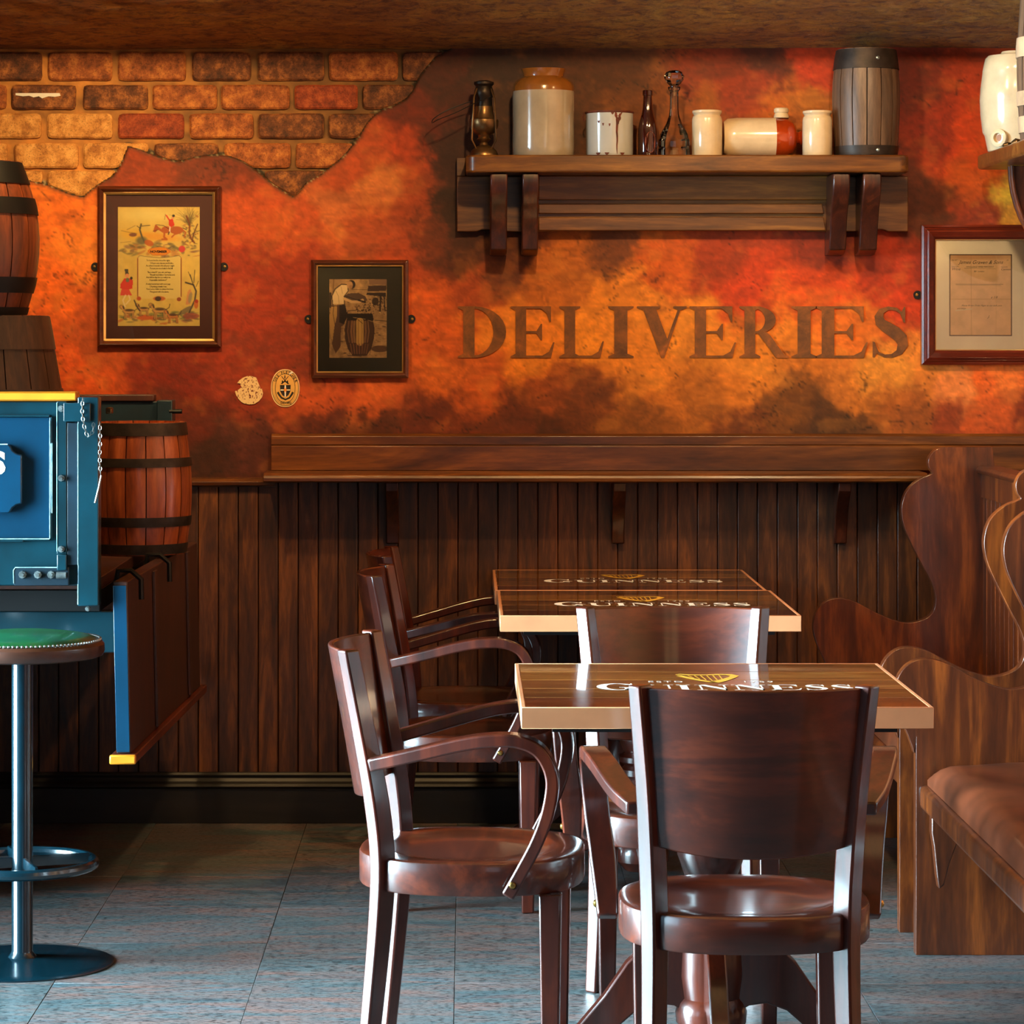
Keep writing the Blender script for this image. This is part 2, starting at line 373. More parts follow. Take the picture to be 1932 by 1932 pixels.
def ceil_mat():
    s = NT('rough_golden_brown_plaster'); v = s.coord((.6, 1, 1), rnd=False); n = s.noise(v, 3.6, 8, .72, .7); n2 = s.noise(v, 34, 9, .8, .5); n3 = s.noise(v, 90, 3, .6)
    c = s.ramp(n, [(.3, (150, 80, 16)), (.5, (214, 136, 34)), (.68, (250, 184, 62))])
    d = s.ramp(n2, [(.40, (120, 66, 26)), (.53, (255, 255, 255))]); c = s.mixc(.8, c, d, 'MULTIPLY')
    h = s.ramp(n3, [(.72, (0, 0, 0)), (.78, (255, 250, 230))]); c = s.mixc(.5, c, h, 'SCREEN')
    return s.set(col=c, rough=.55, bump=s.math('ADD', n2, s.math('MULTIPLY', n, 1.2)), bstr=1.0, bdist=.03)
M['ceiling'] = ceil_mat()
M['letter'] = None
def letter_mat():
    s = NT('faded_brown_sign_paint'); v = s.coord(rnd=False); n = s.noise(v, 13, 6, .65, .6); n2 = s.noise(v, 60, 4, .7)
    f = s.math('ADD', s.math('MULTIPLY', n, .8), s.math('MULTIPLY', n2, .2))
    c = s.ramp(f, [(.34, (80, 46, 16)), (.47, (108, 62, 20)), (.58, (132, 74, 22)), (.72, (186, 98, 26))])
    return s.set(col=c, rough=.7)
M['letter'] = letter_mat()
WY = 9.11      # back wall face
LW, RW, FWALL, CZ = -3.0, 1.80, -1.5, 2.335
# ------------------------------------------------------------ back wall: mural plaster, exposed bricks, plank panelling
OUT = [(-260, 70), (-260, 350), (-60, 335), (0, 335), (50, 340), (95, 352), (130, 366), (157, 373), (172, 360), (195, 343), (212, 334), (225, 318), (235, 296), (242, 277),
       (262, 282), (290, 293), (315, 302), (340, 306), (365, 298), (400, 293), (430, 295), (447, 300), (470, 313), (490, 328), (515, 349), (535, 362), (554, 373), (566, 362),
       (578, 346), (600, 334), (622, 318), (642, 302), (655, 288), (668, 272), (680, 256), (692, 234), (704, 220), (722, 208), (745, 200), (765, 190), (780, 172), (790, 150), (803, 130), (822, 108), (850, 94), (858, 70)]
OUTW = [(X_(a, WY), Z_(b, WY)) for a, b in OUT]
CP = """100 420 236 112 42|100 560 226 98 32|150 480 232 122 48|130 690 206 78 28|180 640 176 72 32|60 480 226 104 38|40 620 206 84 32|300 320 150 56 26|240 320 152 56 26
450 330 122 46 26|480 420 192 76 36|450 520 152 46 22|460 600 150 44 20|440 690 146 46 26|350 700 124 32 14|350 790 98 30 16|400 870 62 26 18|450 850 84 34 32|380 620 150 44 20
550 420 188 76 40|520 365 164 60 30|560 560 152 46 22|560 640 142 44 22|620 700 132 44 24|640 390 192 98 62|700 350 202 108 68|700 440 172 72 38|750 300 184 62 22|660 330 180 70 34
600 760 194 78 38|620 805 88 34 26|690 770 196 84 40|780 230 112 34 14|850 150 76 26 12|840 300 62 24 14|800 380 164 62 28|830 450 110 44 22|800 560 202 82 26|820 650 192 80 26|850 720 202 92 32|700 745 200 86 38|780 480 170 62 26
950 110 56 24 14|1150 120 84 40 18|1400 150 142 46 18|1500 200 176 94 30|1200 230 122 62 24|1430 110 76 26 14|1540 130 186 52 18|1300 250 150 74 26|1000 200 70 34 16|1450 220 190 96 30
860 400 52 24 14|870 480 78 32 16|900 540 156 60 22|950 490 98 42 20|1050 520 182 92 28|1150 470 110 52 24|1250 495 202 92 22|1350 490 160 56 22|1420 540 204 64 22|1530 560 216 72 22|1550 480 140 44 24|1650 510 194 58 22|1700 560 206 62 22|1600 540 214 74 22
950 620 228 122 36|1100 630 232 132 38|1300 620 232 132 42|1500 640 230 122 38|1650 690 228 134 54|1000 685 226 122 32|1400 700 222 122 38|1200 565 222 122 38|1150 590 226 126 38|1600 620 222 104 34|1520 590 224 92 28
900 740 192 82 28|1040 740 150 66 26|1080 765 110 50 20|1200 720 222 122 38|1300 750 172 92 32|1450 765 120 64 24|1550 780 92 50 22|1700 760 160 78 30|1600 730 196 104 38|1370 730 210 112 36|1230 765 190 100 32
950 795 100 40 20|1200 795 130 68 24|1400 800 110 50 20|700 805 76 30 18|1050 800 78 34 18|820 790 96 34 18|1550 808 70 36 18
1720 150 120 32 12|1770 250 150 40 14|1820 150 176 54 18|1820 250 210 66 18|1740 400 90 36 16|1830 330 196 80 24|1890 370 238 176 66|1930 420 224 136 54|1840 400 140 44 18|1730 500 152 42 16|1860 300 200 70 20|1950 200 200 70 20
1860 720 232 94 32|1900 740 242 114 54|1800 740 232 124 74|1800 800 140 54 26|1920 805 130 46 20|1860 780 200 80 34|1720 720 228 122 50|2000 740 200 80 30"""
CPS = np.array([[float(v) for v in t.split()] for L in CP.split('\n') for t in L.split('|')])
_m = (CPS[:, 0] > 1200) & (CPS[:, 1] > 430) & (CPS[:, 1] < 600); CPS[_m, 3] *= .86; CPS[_m, 4] *= .7; CPS[_m, 2] *= .95  # colours lowered here to offset the lamp and daylight on this stretch
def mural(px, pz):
    """painted fire-coloured fresco: hand placed pigments, partly toned against the lamplight, broken up by brushy noise"""
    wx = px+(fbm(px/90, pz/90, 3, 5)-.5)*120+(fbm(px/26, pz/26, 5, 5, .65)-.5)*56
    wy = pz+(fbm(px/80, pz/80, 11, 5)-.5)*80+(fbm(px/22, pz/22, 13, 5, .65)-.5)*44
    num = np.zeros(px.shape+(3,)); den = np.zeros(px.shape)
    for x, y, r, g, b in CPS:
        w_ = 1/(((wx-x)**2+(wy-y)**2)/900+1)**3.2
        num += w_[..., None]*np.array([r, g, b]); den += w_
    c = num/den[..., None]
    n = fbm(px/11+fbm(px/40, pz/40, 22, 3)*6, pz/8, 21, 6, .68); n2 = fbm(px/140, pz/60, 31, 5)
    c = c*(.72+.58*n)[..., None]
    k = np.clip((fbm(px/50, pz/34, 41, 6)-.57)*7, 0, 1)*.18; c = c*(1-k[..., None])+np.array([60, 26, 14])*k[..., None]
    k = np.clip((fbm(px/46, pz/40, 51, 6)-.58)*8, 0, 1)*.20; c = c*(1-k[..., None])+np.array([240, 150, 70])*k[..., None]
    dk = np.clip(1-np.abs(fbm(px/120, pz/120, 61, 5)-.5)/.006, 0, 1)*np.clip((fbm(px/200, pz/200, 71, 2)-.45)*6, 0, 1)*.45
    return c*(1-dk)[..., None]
CELL = .006
xs = np.concatenate([np.linspace(LW, -2.1, 10)[:-1], np.arange(-2.1, RW, CELL), [RW]])
zs = np.concatenate([[0, .3, .6, .9], np.arange(.98, CZ+.06, CELL)])
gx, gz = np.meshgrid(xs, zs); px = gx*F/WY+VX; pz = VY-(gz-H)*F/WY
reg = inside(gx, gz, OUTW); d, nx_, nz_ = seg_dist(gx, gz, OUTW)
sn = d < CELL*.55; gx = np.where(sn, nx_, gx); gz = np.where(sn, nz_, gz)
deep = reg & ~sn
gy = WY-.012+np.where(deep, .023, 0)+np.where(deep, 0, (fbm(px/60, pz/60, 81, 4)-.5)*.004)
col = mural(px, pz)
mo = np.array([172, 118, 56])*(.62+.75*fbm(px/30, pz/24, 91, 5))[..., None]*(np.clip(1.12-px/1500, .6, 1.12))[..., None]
edge = np.clip((.016-d)/.005, 0, 1)*reg
fl = np.clip((fbm(px/7, pz/7, 95, 3)-.56)*9, 0, 1)[..., None]
ed = np.array([56, 48, 36])*(1-fl)+np.array([150, 138, 112])*fl
mo = mo*(1-edge[..., None])+ed*edge[..., None]
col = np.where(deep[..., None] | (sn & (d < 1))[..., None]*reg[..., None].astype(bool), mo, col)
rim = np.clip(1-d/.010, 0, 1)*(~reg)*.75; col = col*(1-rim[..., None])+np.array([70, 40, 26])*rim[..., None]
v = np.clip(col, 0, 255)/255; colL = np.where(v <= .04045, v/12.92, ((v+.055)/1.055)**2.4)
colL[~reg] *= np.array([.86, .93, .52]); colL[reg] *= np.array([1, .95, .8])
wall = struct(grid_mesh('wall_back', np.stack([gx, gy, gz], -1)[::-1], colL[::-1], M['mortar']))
# bricks, each cut to the broken plaster outline
ROWS = [(98, 152, [(-190, -62), (-50, 79), (90, 211), (222, 350), (362, 473), (486, 611), (621, 751), (760, 860)], [1, 2, 1, 1, 2, 2, 1, 2]),
        (160, 206, [(-250, -122), (-110, 12), (21, 143), (156, 279), (287, 409), (417, 546), (556, 675), (684, 840)], [0, 1, 2, 2, 1, 1, 3, 2]),
        (214, 261, [(-190, -62), (-50, 78), (89, 212), (222, 347), (357, 478), (487, 611), (620, 745)], [0, 0, 0, 3, 1, 2, 2]),
        (270, 317, [(-250, -122), (-110, 14), (27, 147), (157, 280), (290, 412), (423, 548), (558, 700)], [0, 0, 0, 0, 2, 1, 1]),
        (322, 372, [(-190, -62), (-50, 80), (89, 225), (498, 640)], [0, 0, 0, 2])]
def clip_rect(poly, x0, x1, z0, z1):
    def cl(pts, ins, cut):
        out = []
        for i in range(len(pts)):
            a = pts[i-1]; b = pts[i]
            if ins(b):
                if not ins(a): out.append(cut(a, b))
                out.append(b)
            elif ins(a): out.append(cut(a, b))
        return out
    def cx(v): return lambda a, b: (v, a[1]+(b[1]-a[1])*(v-a[0])/(b[0]-a[0]))
    def cz(v): return lambda a, b: (a[0]+(b[0]-a[0])*(v-a[1])/(b[1]-a[1]), v)
    for ins, cut in ((lambda p: p[0] > x0, cx(x0)), (lambda p: p[0] < x1, cx(x1)), (lambda p: p[1] > z0, cz(z0)), (lambda p: p[1] < z1, cz(z1))):
        poly = cl(poly, ins, cut)
        if not poly: return []
    return poly
rb = random.Random(3)
nb = 0
for y0, y1, spans, mats in ROWS:
    for (a, b), mi in zip(spans, mats):
        x0, x1 = X_(a, WY), X_(b, WY); z0, z1 = Z_(y1, WY), Z_(y0, WY)
        # shrink the outline a little so that a cut brick stops at the plaster edge
        pl = clip_rect(OUTW, x0, x1, z0, z1)
        if len(pl) < 3: continue
        res = []
        for i in range(len(pl)):
            p, q = pl[i-1], pl[i]; L = math.dist(p, q)
            if L < .002: continue
            k = max(1, int(L/.013))
            for j in range(k):
                t = j/k; jx, jz = ((rb.random()-.5)*.0034, (rb.random()-.5)*.0034)
                res.append((p[0]+(q[0]-p[0])*t+jx, p[1]+(q[1]-p[1])*t+jz))
        for _ in range(1): res = [(res[i][0]*.5+(res[i-1][0]+res[(i+1) % len(res)][0])*.25, res[i][1]*.5+(res[i-1][1]+res[(i+1) % len(res)][1])*.25) for i in range(len(res))] if len(res) > 5 else res
        ar = abs(sum(res[i-1][0]*res[i][1]-res[i][0]*res[i-1][1] for i in range(len(res))))/2
        if ar < .0009: continue
        bm = B(); A = [bm.verts.new((u, WY+.016, v_)) for u, v_ in res]; n = len(A)
        cxm = sum(u for u, _ in res)/n; czm = sum(v_ for _, v_ in res)/n
        sx = 1-.006/max(.02, (x1-x0)/2); sz = 1-.0055/max(.02, (z1-z0)/2); yy = WY-.001-rb.random()*.003
        C1 = [bm.verts.new((u, yy+.005, v_)) for u, v_ in res]
        C2 = [bm.verts.new((cxm+(u-cxm)*sx, yy, czm+(v_-czm)*sz)) for u, v_ in res]
        for U, V in ((A, C1), (C1, C2)):
            for i in range(n): bm.faces.new((U[i-1], U[i], V[i], V[i-1]))
        f = bm.faces.new(C2); bmesh.ops.triangulate(bm, faces=[f])
        obj('brick', bm, BR[mi], wall); nb += 1
# plank panelling below the dado rail
pw = 37.55/F*WY; bmp = B(); box(bmp, -pw/2+.0012, pw/2-.0012, -.010, .012, .12, 1.025)
pr = obj('plank', bmp, M['plank'], wall, .0022); pr.location = (X_(19, WY)-33*pw, WY-.02, 0); k = 1
while True:
    x = pr.location.x+k*pw
    if x > RW-.02: break
    o = pr.copy(); COL.objects.link(o); o.parent = wall; o.location = (x, WY-.02, 0); k += 1
# dado rail (left part), baseboard
bm = B(); prism(bm, [(WY-.03, 1.006), (WY-.052, 1.012), (WY-.056, 1.022), (WY-.046, 1.032), (WY-.008, 1.034), (WY-.008, 1.006)], LW, X_(515, 8.95), 'x')
struct(obj('trim_1', bm, M['ledge'], None, .001))
bm = B(); prism(bm, [(WY-.03, .0), (WY-.062, .0), (WY-.062, .104), (WY-.070, .110), (WY-.066, .118), (WY-.052, .124), (WY-.046, .134), (WY-.050, .143), (WY-.044, .150), (WY-.03, .150)], LW, RW, 'x')
struct(obj('baseboard_back', bm, M['base'], None, .0015))
# floor tiles
fl_ = B(); box(fl_, LW-.1, RW+.1, FWALL-.1, WY+.1, -.06, -.006); floor = struct(obj('floor', fl_, M['ground']))
TS = .4515; bmt = B(); box(bmt, -TS/2+.0006, TS/2-.0006, -TS/2+.0003, TS/2-.0003, -.008, 0)
x_edge = X_(577, 8.998); tile = None
for i in range(-7, 6):
    for j in range(0, 24):
        x = x_edge+TS*(i+.5); y = 9.06-TS*(j+.5)
        if x-TS/2 < LW-.3 or x > RW+.2 or y < -1.5: continue
        if tile is None: tile = obj('tile', bmt, M['floor'], floor, .0006, True, 1); o = tile
        else: o = tile.copy(); COL.objects.link(o); o.parent = floor
        o.location = (x, y, random.uniform(-.0006, .0002))
# ceiling: low plaster soffit at the wall that vaults up towards the room
nx2, ny2 = 150, 130; ys = np.concatenate([np.linspace(WY+.06, 8.0, 90), np.linspace(7.98, 6.2, 30), [5, 3, 1, 0, -1, FWALL]])
cx_, cy_ = np.meshgrid(np.linspace(LW-.02, RW+.02, 240), ys); tt = np.clip((WY-cy_)/2.2, 0, 1)
cz_ = 2.326+.40*tt**1.25*1.4+np.where(WY-cy_ > 2.2, 0, 0)+(fbm(cx_*3, cy_*5, 7, 5)-.5)*.035*np.clip((WY-cy_)*6, .25, 1)
struct(grid_mesh('ceiling', np.stack([cx_, cy_, cz_], -1), np.full(cx_.shape+(3,), .3), M['ceiling']))
# other walls
bm = B(); box(bm, RW, RW+.1, FWALL, WY+.1, 0, 3.0); struct(obj('wall_right', bm, M['plain_wall']))
bm = B()
for y0, y1, z0, z1 in ((FWALL, 2.4, 0, 3), (2.4, 4.0, 0, .5), (2.4, 4.0, 2.2, 3), (4.0, 4.85, 0, 3), (4.85, 7.05, 0, .18), (4.85, 7.05, 2.32, 3), (7.05, WY+.1, 0, 3)): box(bm, LW-.12, LW, y0, y1, z0, z1)
struct(obj('wall_left', bm, M['plain_wall'], None, 0, False))
bm = B()
for x0, x1, z0, z1 in ((LW-.12, .2, 0, 3), (1.7, RW+.1, 0, 3), (.2, 1.7, 0, 1.1), (.2, 1.7, 2.3, 3)): box(bm, x0, x1, FWALL-.12, FWALL, z0, z1)
struct(obj('wall_front', bm, M['plain_wall'], None, 0, False))
def window_frame(name, y0, y1, z0, z1, nm):
    bm = B(); X0, X1 = LW-.08, LW-.03
    for a in (y0, y1-.05): box(bm, X0, X1, a, a+.05, z0, z1)
    for a in (z0, z1-.05): box(bm, X0, X1, y0+.05, y1-.05, a, a+.05)
    for i in range(1, nm):
        y = y0+(y1-y0)*i/nm; box(bm, X0+.01, X1-.01, y-.015, y+.015, z0+.05, z1-.05)
    struct(obj(name, bm, M['base']))
window_frame('window_1', 4.85, 7.05, .18, 2.32, 4); window_frame('window_2', 2.4, 4.0, .5, 2.2, 3)
# ------------------------------------------------------------ bentwood armchair (local: faces +x, origin on floor under seat centre)
def chair():
    t = thing('armchair', 'x', 'chair', group='dark bentwood armchairs at the tables')
    def superell(a, b, n, ex):
        out = []
        for i in range(n):
            th = 2*PI*i/n; c, s_ = math.cos(th), math.sin(th)
            out.append((a*math.copysign(abs(c)**(2/ex), c), b*math.copysign(abs(s_)**(2/ex), s_)))
        return out
    bm = B(); N = 48; prof = [(0, .4385), (.45, .4385), (.66, .4400), (.745, .4455), (.78, .4478), (.90, .449), (.972, .4485), (.992, .4465), (1, .4425), (1, .3885), (.992, .3855), (.97, .3845), (0, .3845)]
    rings = []
    for r, z in prof:
        if r == 0: rings.append([bm.verts.new((0, 0, z))]); continue
        rings.append([bm.verts.new((x*r, y*r, z)) for x, y in superell(.222, .224, N, 2.5 if r > .8 else 2.1)])
    for a, b in zip(rings, rings[1:]):
        for i in range(N):
            j = (i+1) % N
            if len(a) == 1: bm.faces.new((a[0], b[j], b[i]))
            elif len(b) == 1: bm.faces.new((a[i], a[j], b[0]))
            else: bm.faces.new((a[i], a[j], b[j], b[i]))
    obj('seat', bm, M['chair_h'], t)
    # rear posts: one piece from floor to the top of the back, section turned 45 degrees
    PP = [(-.195, .178, 0, .028), (-.180, .172, .15, .031), (-.165, .168, .32, .034), (-.160, .168, .44, .036), (-.170, .172, .55, .036), (-.192, .180, .68, .034), (-.224, .196, .853, .031)]
    pth = smooth_path([p[:3] for p in PP], 4)
    def rad(z): return float(np.interp(z, [p[2] for p in PP], [p[3] for p in PP]))
    for s in (-1, 1):
        secs = []
        for p in pth:
            h = rad(p.z)/2; ang = math.radians(45); k = []
            for du, dv in ((-1, -1), (1, -1), (1, 1), (-1, 1)):
                u, v = du*h*.95, dv*h*1.12; k.append(Vector((p.x+u*math.cos(ang)-v*math.sin(ang)*s*1, s*(p.y)+ (u*math.sin(ang)*s+v*math.cos(ang)), p.z)))
            secs.append(k)
        obj('rear_leg', sweep(B(), secs), M['chair'], t, .004, True, 2)
        bm = B(); x, y = .165, s*.170
        sweep(bm, [[Vector((x+a*h, y+b*h, z)) for a, b in ((-1, -1), (1, -1), (1, 1), (-1, 1))] for z, h in ((0, .0155), (.386, .0215))])
        obj('front_leg', bm, M['chair'], t, .004)
        # arm: flat bent lath, 48 mm wide across, 21 mm thick in the x-z plane
        A = smooth_path([(-.182, .197, .632), (-.10, .225, .654), (0, .250, .681), (.06, .262, .691), (.112, .267, .690), (.152, .266, .670), (.174, .262, .622), (.167, .256, .560), (.146, .248, .500), (.115, .243, .440), (.088, .240, .392)], 6)
        secs = []
        for i, p in enumerate(A):
            a, b = A[max(i-1, 0)], A[min(i+1, len(A)-1)]; tn = (b-a); tn.y = 0; tn.normalize(); nrm = Vector((-tn.z, 0, tn.x))
            wv = .024 if i > 3 else .020+.001*i
            if i > len(A)-12: wv = .024-.006*(i-len(A)+12)/12
            hv = .0125; k = []
            for du, dv in ((-1, -1), (1, -1), (1, 1), (-1, 1)):
                k.append(Vector((p.x+nrm.x*dv*hv, s*p.y+du*wv, p.z+nrm.z*dv*hv)))
            secs.append(k)
        obj('arm', sweep(B(), secs), M['chair'], t, .004)
        bm = B(); lathe(bm, [(0, .006), (.005, .0045), (.008, 0), (.008, -.01), (0, -.01)], 12, 0, 0, 0, 'y')
        for v in bm.verts: v.co = Vector((v.co.x+.099, s*(v.co.y+.259 + .002), v.co.z+.4155))
        obj('bolt', bm, M['brass'], t)
    # bent plywood back panel, bowed backwards between the posts
    bm = B(); nu, nv, th = 24, 6, .011; yw = .186
    def pt(u, v, off):
        y = -yw+2*yw*u; z = .552+(.849-.552)*v; sp = 1+.085*(v-.5); y *= sp*.985
        xp = float(np.interp(z, [p[2] for p in PP], [p[0] for p in PP])); b = .058
        x = xp-b*(1-(2*u-1)**2)-off
        zc = z-(.010*(2*u-1)**2 if v == 1 else 0)*0+(.016*abs(2*u-1)**2.2 if v == 0 else 0)
        return (x, y, zc)
    F1 = [[bm.verts.new(pt(i/nu, j/nv, -th/2)) for i in range(nu+1)] for j in range(nv+1)]
    F2 = [[bm.verts.new(pt(i/nu, j/nv, th/2)) for i in range(nu+1)] for j in range(nv+1)]
    for j in range(nv):
        for i in range(nu):
            bm.faces.new((F1[j][i], F1[j][i+1], F1[j+1][i+1], F1[j+1][i])); bm.faces.new((F2[j][i], F2[j+1][i], F2[j+1][i+1], F2[j][i+1]))
    for i in range(nu):
        bm.faces.new((F1[0][i], F2[0][i], F2[0][i+1], F1[0][i+1])); bm.faces.new((F1[nv][i], F1[nv][i+1], F2[nv][i+1], F2[nv][i]))
    for j in range(nv):
        bm.faces.new((F1[j][0], F1[j+1][0], F2[j+1][0], F2[j][0])); bm.faces.new((F1[j][nu], F2[j][nu], F2[j+1][nu], F1[j+1][nu]))
    obj('backrest', bm, M['chair_h'], t, .003)
    return t
c1 = chair(); c1.location = (.012, 5.99, 0); c1.rotation_euler.z = math.radians(-5)
c1['label'] = 'nearest left armchair, seen side-on at the left end of the front table'
dup(c1, (.498, 5.44, 0), PI/2+math.radians(-.5), 'foreground armchair with its back to the viewer, in front of the front table')
dup(c1, (.464, 6.52, 0), -PI/2+math.radians(.8), 'armchair facing the viewer, tucked between the front and middle tables')
dup(c1, (.000, 7.82, 0), math.radians(-3), 'second armchair in the left-hand row, beside the middle table')
dup(c1, (.002, 8.52, 0), math.radians(-1.5), 'farthest left armchair, by the wall panelling at the back table')
# ------------------------------------------------------------ serif letters
def rect(x0, y0, x1, y1): return [(x0, y0), (x1, y0), (x1, y1), (x0, y1)]
def stemp(x, w, y0=0, y1=1, l=.10, top=True, bot=True, rl=None):
    rl = l if rl is None else rl; o = [rect(x, y0, x+w, y1)]
    if bot: o.append([(x-l, y0), (x+w+rl, y0), (x+w+rl, y0+.03), (x+w, y0+.08), (x, y0+.08), (x-l, y0+.03)])
    if top: o.append([(x-l, y1), (x-l, y1-.03), (x, y1-.08), (x+w, y1-.08), (x+w+rl, y1-.03), (x+w+rl, y1)])
    return o
def crescent(cx, cy, rx, ry, ix, icx, iy, a0, a1, n=14):
    out = []
    for i in range(n):
        q = []
        for a, (x, y, r1, r2) in ((i, (cx, cy, rx, ry)), (i+1, (cx, cy, rx, ry)), (i+1, (icx, cy, ix, iy)), (i, (icx, cy, ix, iy))):
            t = math.radians(a0+(a1-a0)*a/n); q.append((x+r1*math.cos(t), y+r2*math.sin(t)))
        out.append(q)
    return out
def stroke(pts):
    out = []; P2 = [Vector((a, b)) for a, b, _ in pts]; L = []; R_ = []
    for i, (a, b, h) in enumerate(pts):
        t = (P2[min(i+1, len(pts)-1)]-P2[max(i-1, 0)]).normalized(); n = Vector((-t.y, t.x)); L.append(P2[i]+n*h); R_.append(P2[i]-n*h)
    for i in range(len(pts)-1): out.append([tuple(L[i]), tuple(L[i+1]), tuple(R_[i+1]), tuple(R_[i])])
    return out
def glyph(ch, w=.21):
    if ch == 'I': return stemp(.10, w), .47
    if ch == 'D': return stemp(.10, w, rl=0)+crescent(.30, .5, .60, .5, .36, .30, .455, -90, 90), .93
    if ch == 'L': return stemp(.10, w)+[rect(.3, 0, .80, .045), [(.62, .04), (.80, 0), (.87, .32), (.84, .32), (.76, .12)]], .88
    if ch == 'E': return stemp(.10, w, rl=0)+[rect(.3, .955, .78, 1), [(.60, .96), (.80, 1), (.80, .70), (.77, .70), (.72, .86)], rect(.3, .475, .56, .52), [(.50, .5), (.60, .34), (.625, .34), (.625, .66), (.60, .66)],
        rect(.3, 0, .80, .045), [(.62, .04), (.80, 0), (.87, .30), (.84, .30), (.76, .12)]], .90
    if ch == 'V': return [[(.10, 1), (.35, 1), (.60, .33), (.53, .0), (.47, .0)], [(.47, 0), (.53, 0), (.86, 1), (.81, 1), (.54, .25)], [(.0, 1), (.0, .97), (.10, .93), (.36, .93), (.45, .97), (.45, 1)], [(.70, 1), (.70, .97), (.79, .93), (.87, .93), (.96, .97), (.96, 1)]], .98
    if ch == 'R': return stemp(.10, w)+crescent(.31, .735, .40, .265, .19, .31, .22, -90, 90)+[[(.36, .48), (.52, .50), (.60, .44), (.88, .05), (.96, .03), (.96, 0), (.72, 0)]], .97
    if ch == 'S': return stroke([(.56, .76, .012), (.53, .87, .02), (.45, .945, .03), (.32, .965, .033), (.20, .91, .055), (.155, .80, .075), (.18, .69, .09), (.28, .60, .105), (.42, .50, .115), (.53, .38, .11), (.56, .25, .09), (.50, .11, .06), (.38, .04, .036), (.25, .035, .03), (.14, .10, .022), (.09, .24, .012)])+[[(.53, .88), (.58, .99), (.60, .99), (.60, .68), (.56, .70)], [(.05, .01), (.08, .01), (.13, .12), (.09, .30), (.05, .32)]], .68
    if ch == 'N': return [rect(.12, 0, .17, 1), [(.08, 1), (.30, 1), (.84, .26), (.84, 0), (.78, 0), (.12, .92)], rect(.79, .0, .84, 1), [(0, 0), (.29, 0), (.29, .03), (.17, .06), (.12, .06), (0, .03)], [(.67, 1), (.96, 1), (.96, .97), (.84, .94), (.79, .94), (.67, .97)], rect(0, .965, .2, 1)], .98
    if ch == 'U': return stemp(.10, w, .32, 1, bot=False)+crescent(.455, .34, .355, .355, .22, .53, .29, 180, 360)+[rect(.755, .33, .81, 1), [(.64, 1), (.93, 1), (.93, .97), (.81, .94), (.755, .94), (.64, .97)]], .95
    if ch == 'G': return crescent(.50, .5, .47, .52, .26, .52, .46, 42, 322, 24)+[rect(.66, .04, .87, .40), [(.55, .44), (.97, .44), (.97, .41), (.87, .37), (.66, .37), (.55, .41)], [(.78, .78), (.84, 1), (.87, 1), (.87, .66), (.84, .66)]], 1.0
def word(bm, s, put, sizes=None, gap=.05, w=.21, xs=None):
    x = 0
    for i, ch in enumerate(s):
        ps, adv = glyph(ch, w); k = 1 if sizes is None else sizes[i]
        for p in ps:
            f = bm.faces.new([bm.verts.new(put(i, a*k, b*k, x)) for a, b in p])
        x += (adv+gap)*k
    return x
# DELIVERIES painted on the mural
EX = [(864, 955), (963, 1046), (1055, 1139), (1147, 1195), (1201, 1295), (1300, 1388), (1394, 1487), (1492, 1540), (1538, 1636), (1645, 1712)]
def obj_raw(name, bm, m):
    me = bpy.data.meshes.new(name); bm.to_mesh(me); bm.free(); me.materials.append(m); o = bpy.data.objects.new(name, me); COL.objects.link(o); return o
bm = B()
for ch, (a, b) in zip('DELIVERIES', EX):
    ps, adv = glyph(ch); x0 = min(p[0] for q in ps for p in q); x1 = max(p[0] for q in ps for p in q)
    for qi, q in enumerate(ps):
        if sum(q[i-1][0]*q[i][1]-q[i][0]*q[i-1][1] for i in range(len(q))) < 0: q = q[::-1]
        bm.faces.new([bm.verts.new((X_(a+(u-x0)/(x1-x0)*(b-a), WY), WY-.0155-.00012*(qi % 9), Z_(675-v*97, WY))) for u, v in q])
o = obj_raw('sign_lettering', bm, M['letter']); tag(o, 'DELIVERIES in faded brown serif capitals painted on the orange wall', 'lettering')
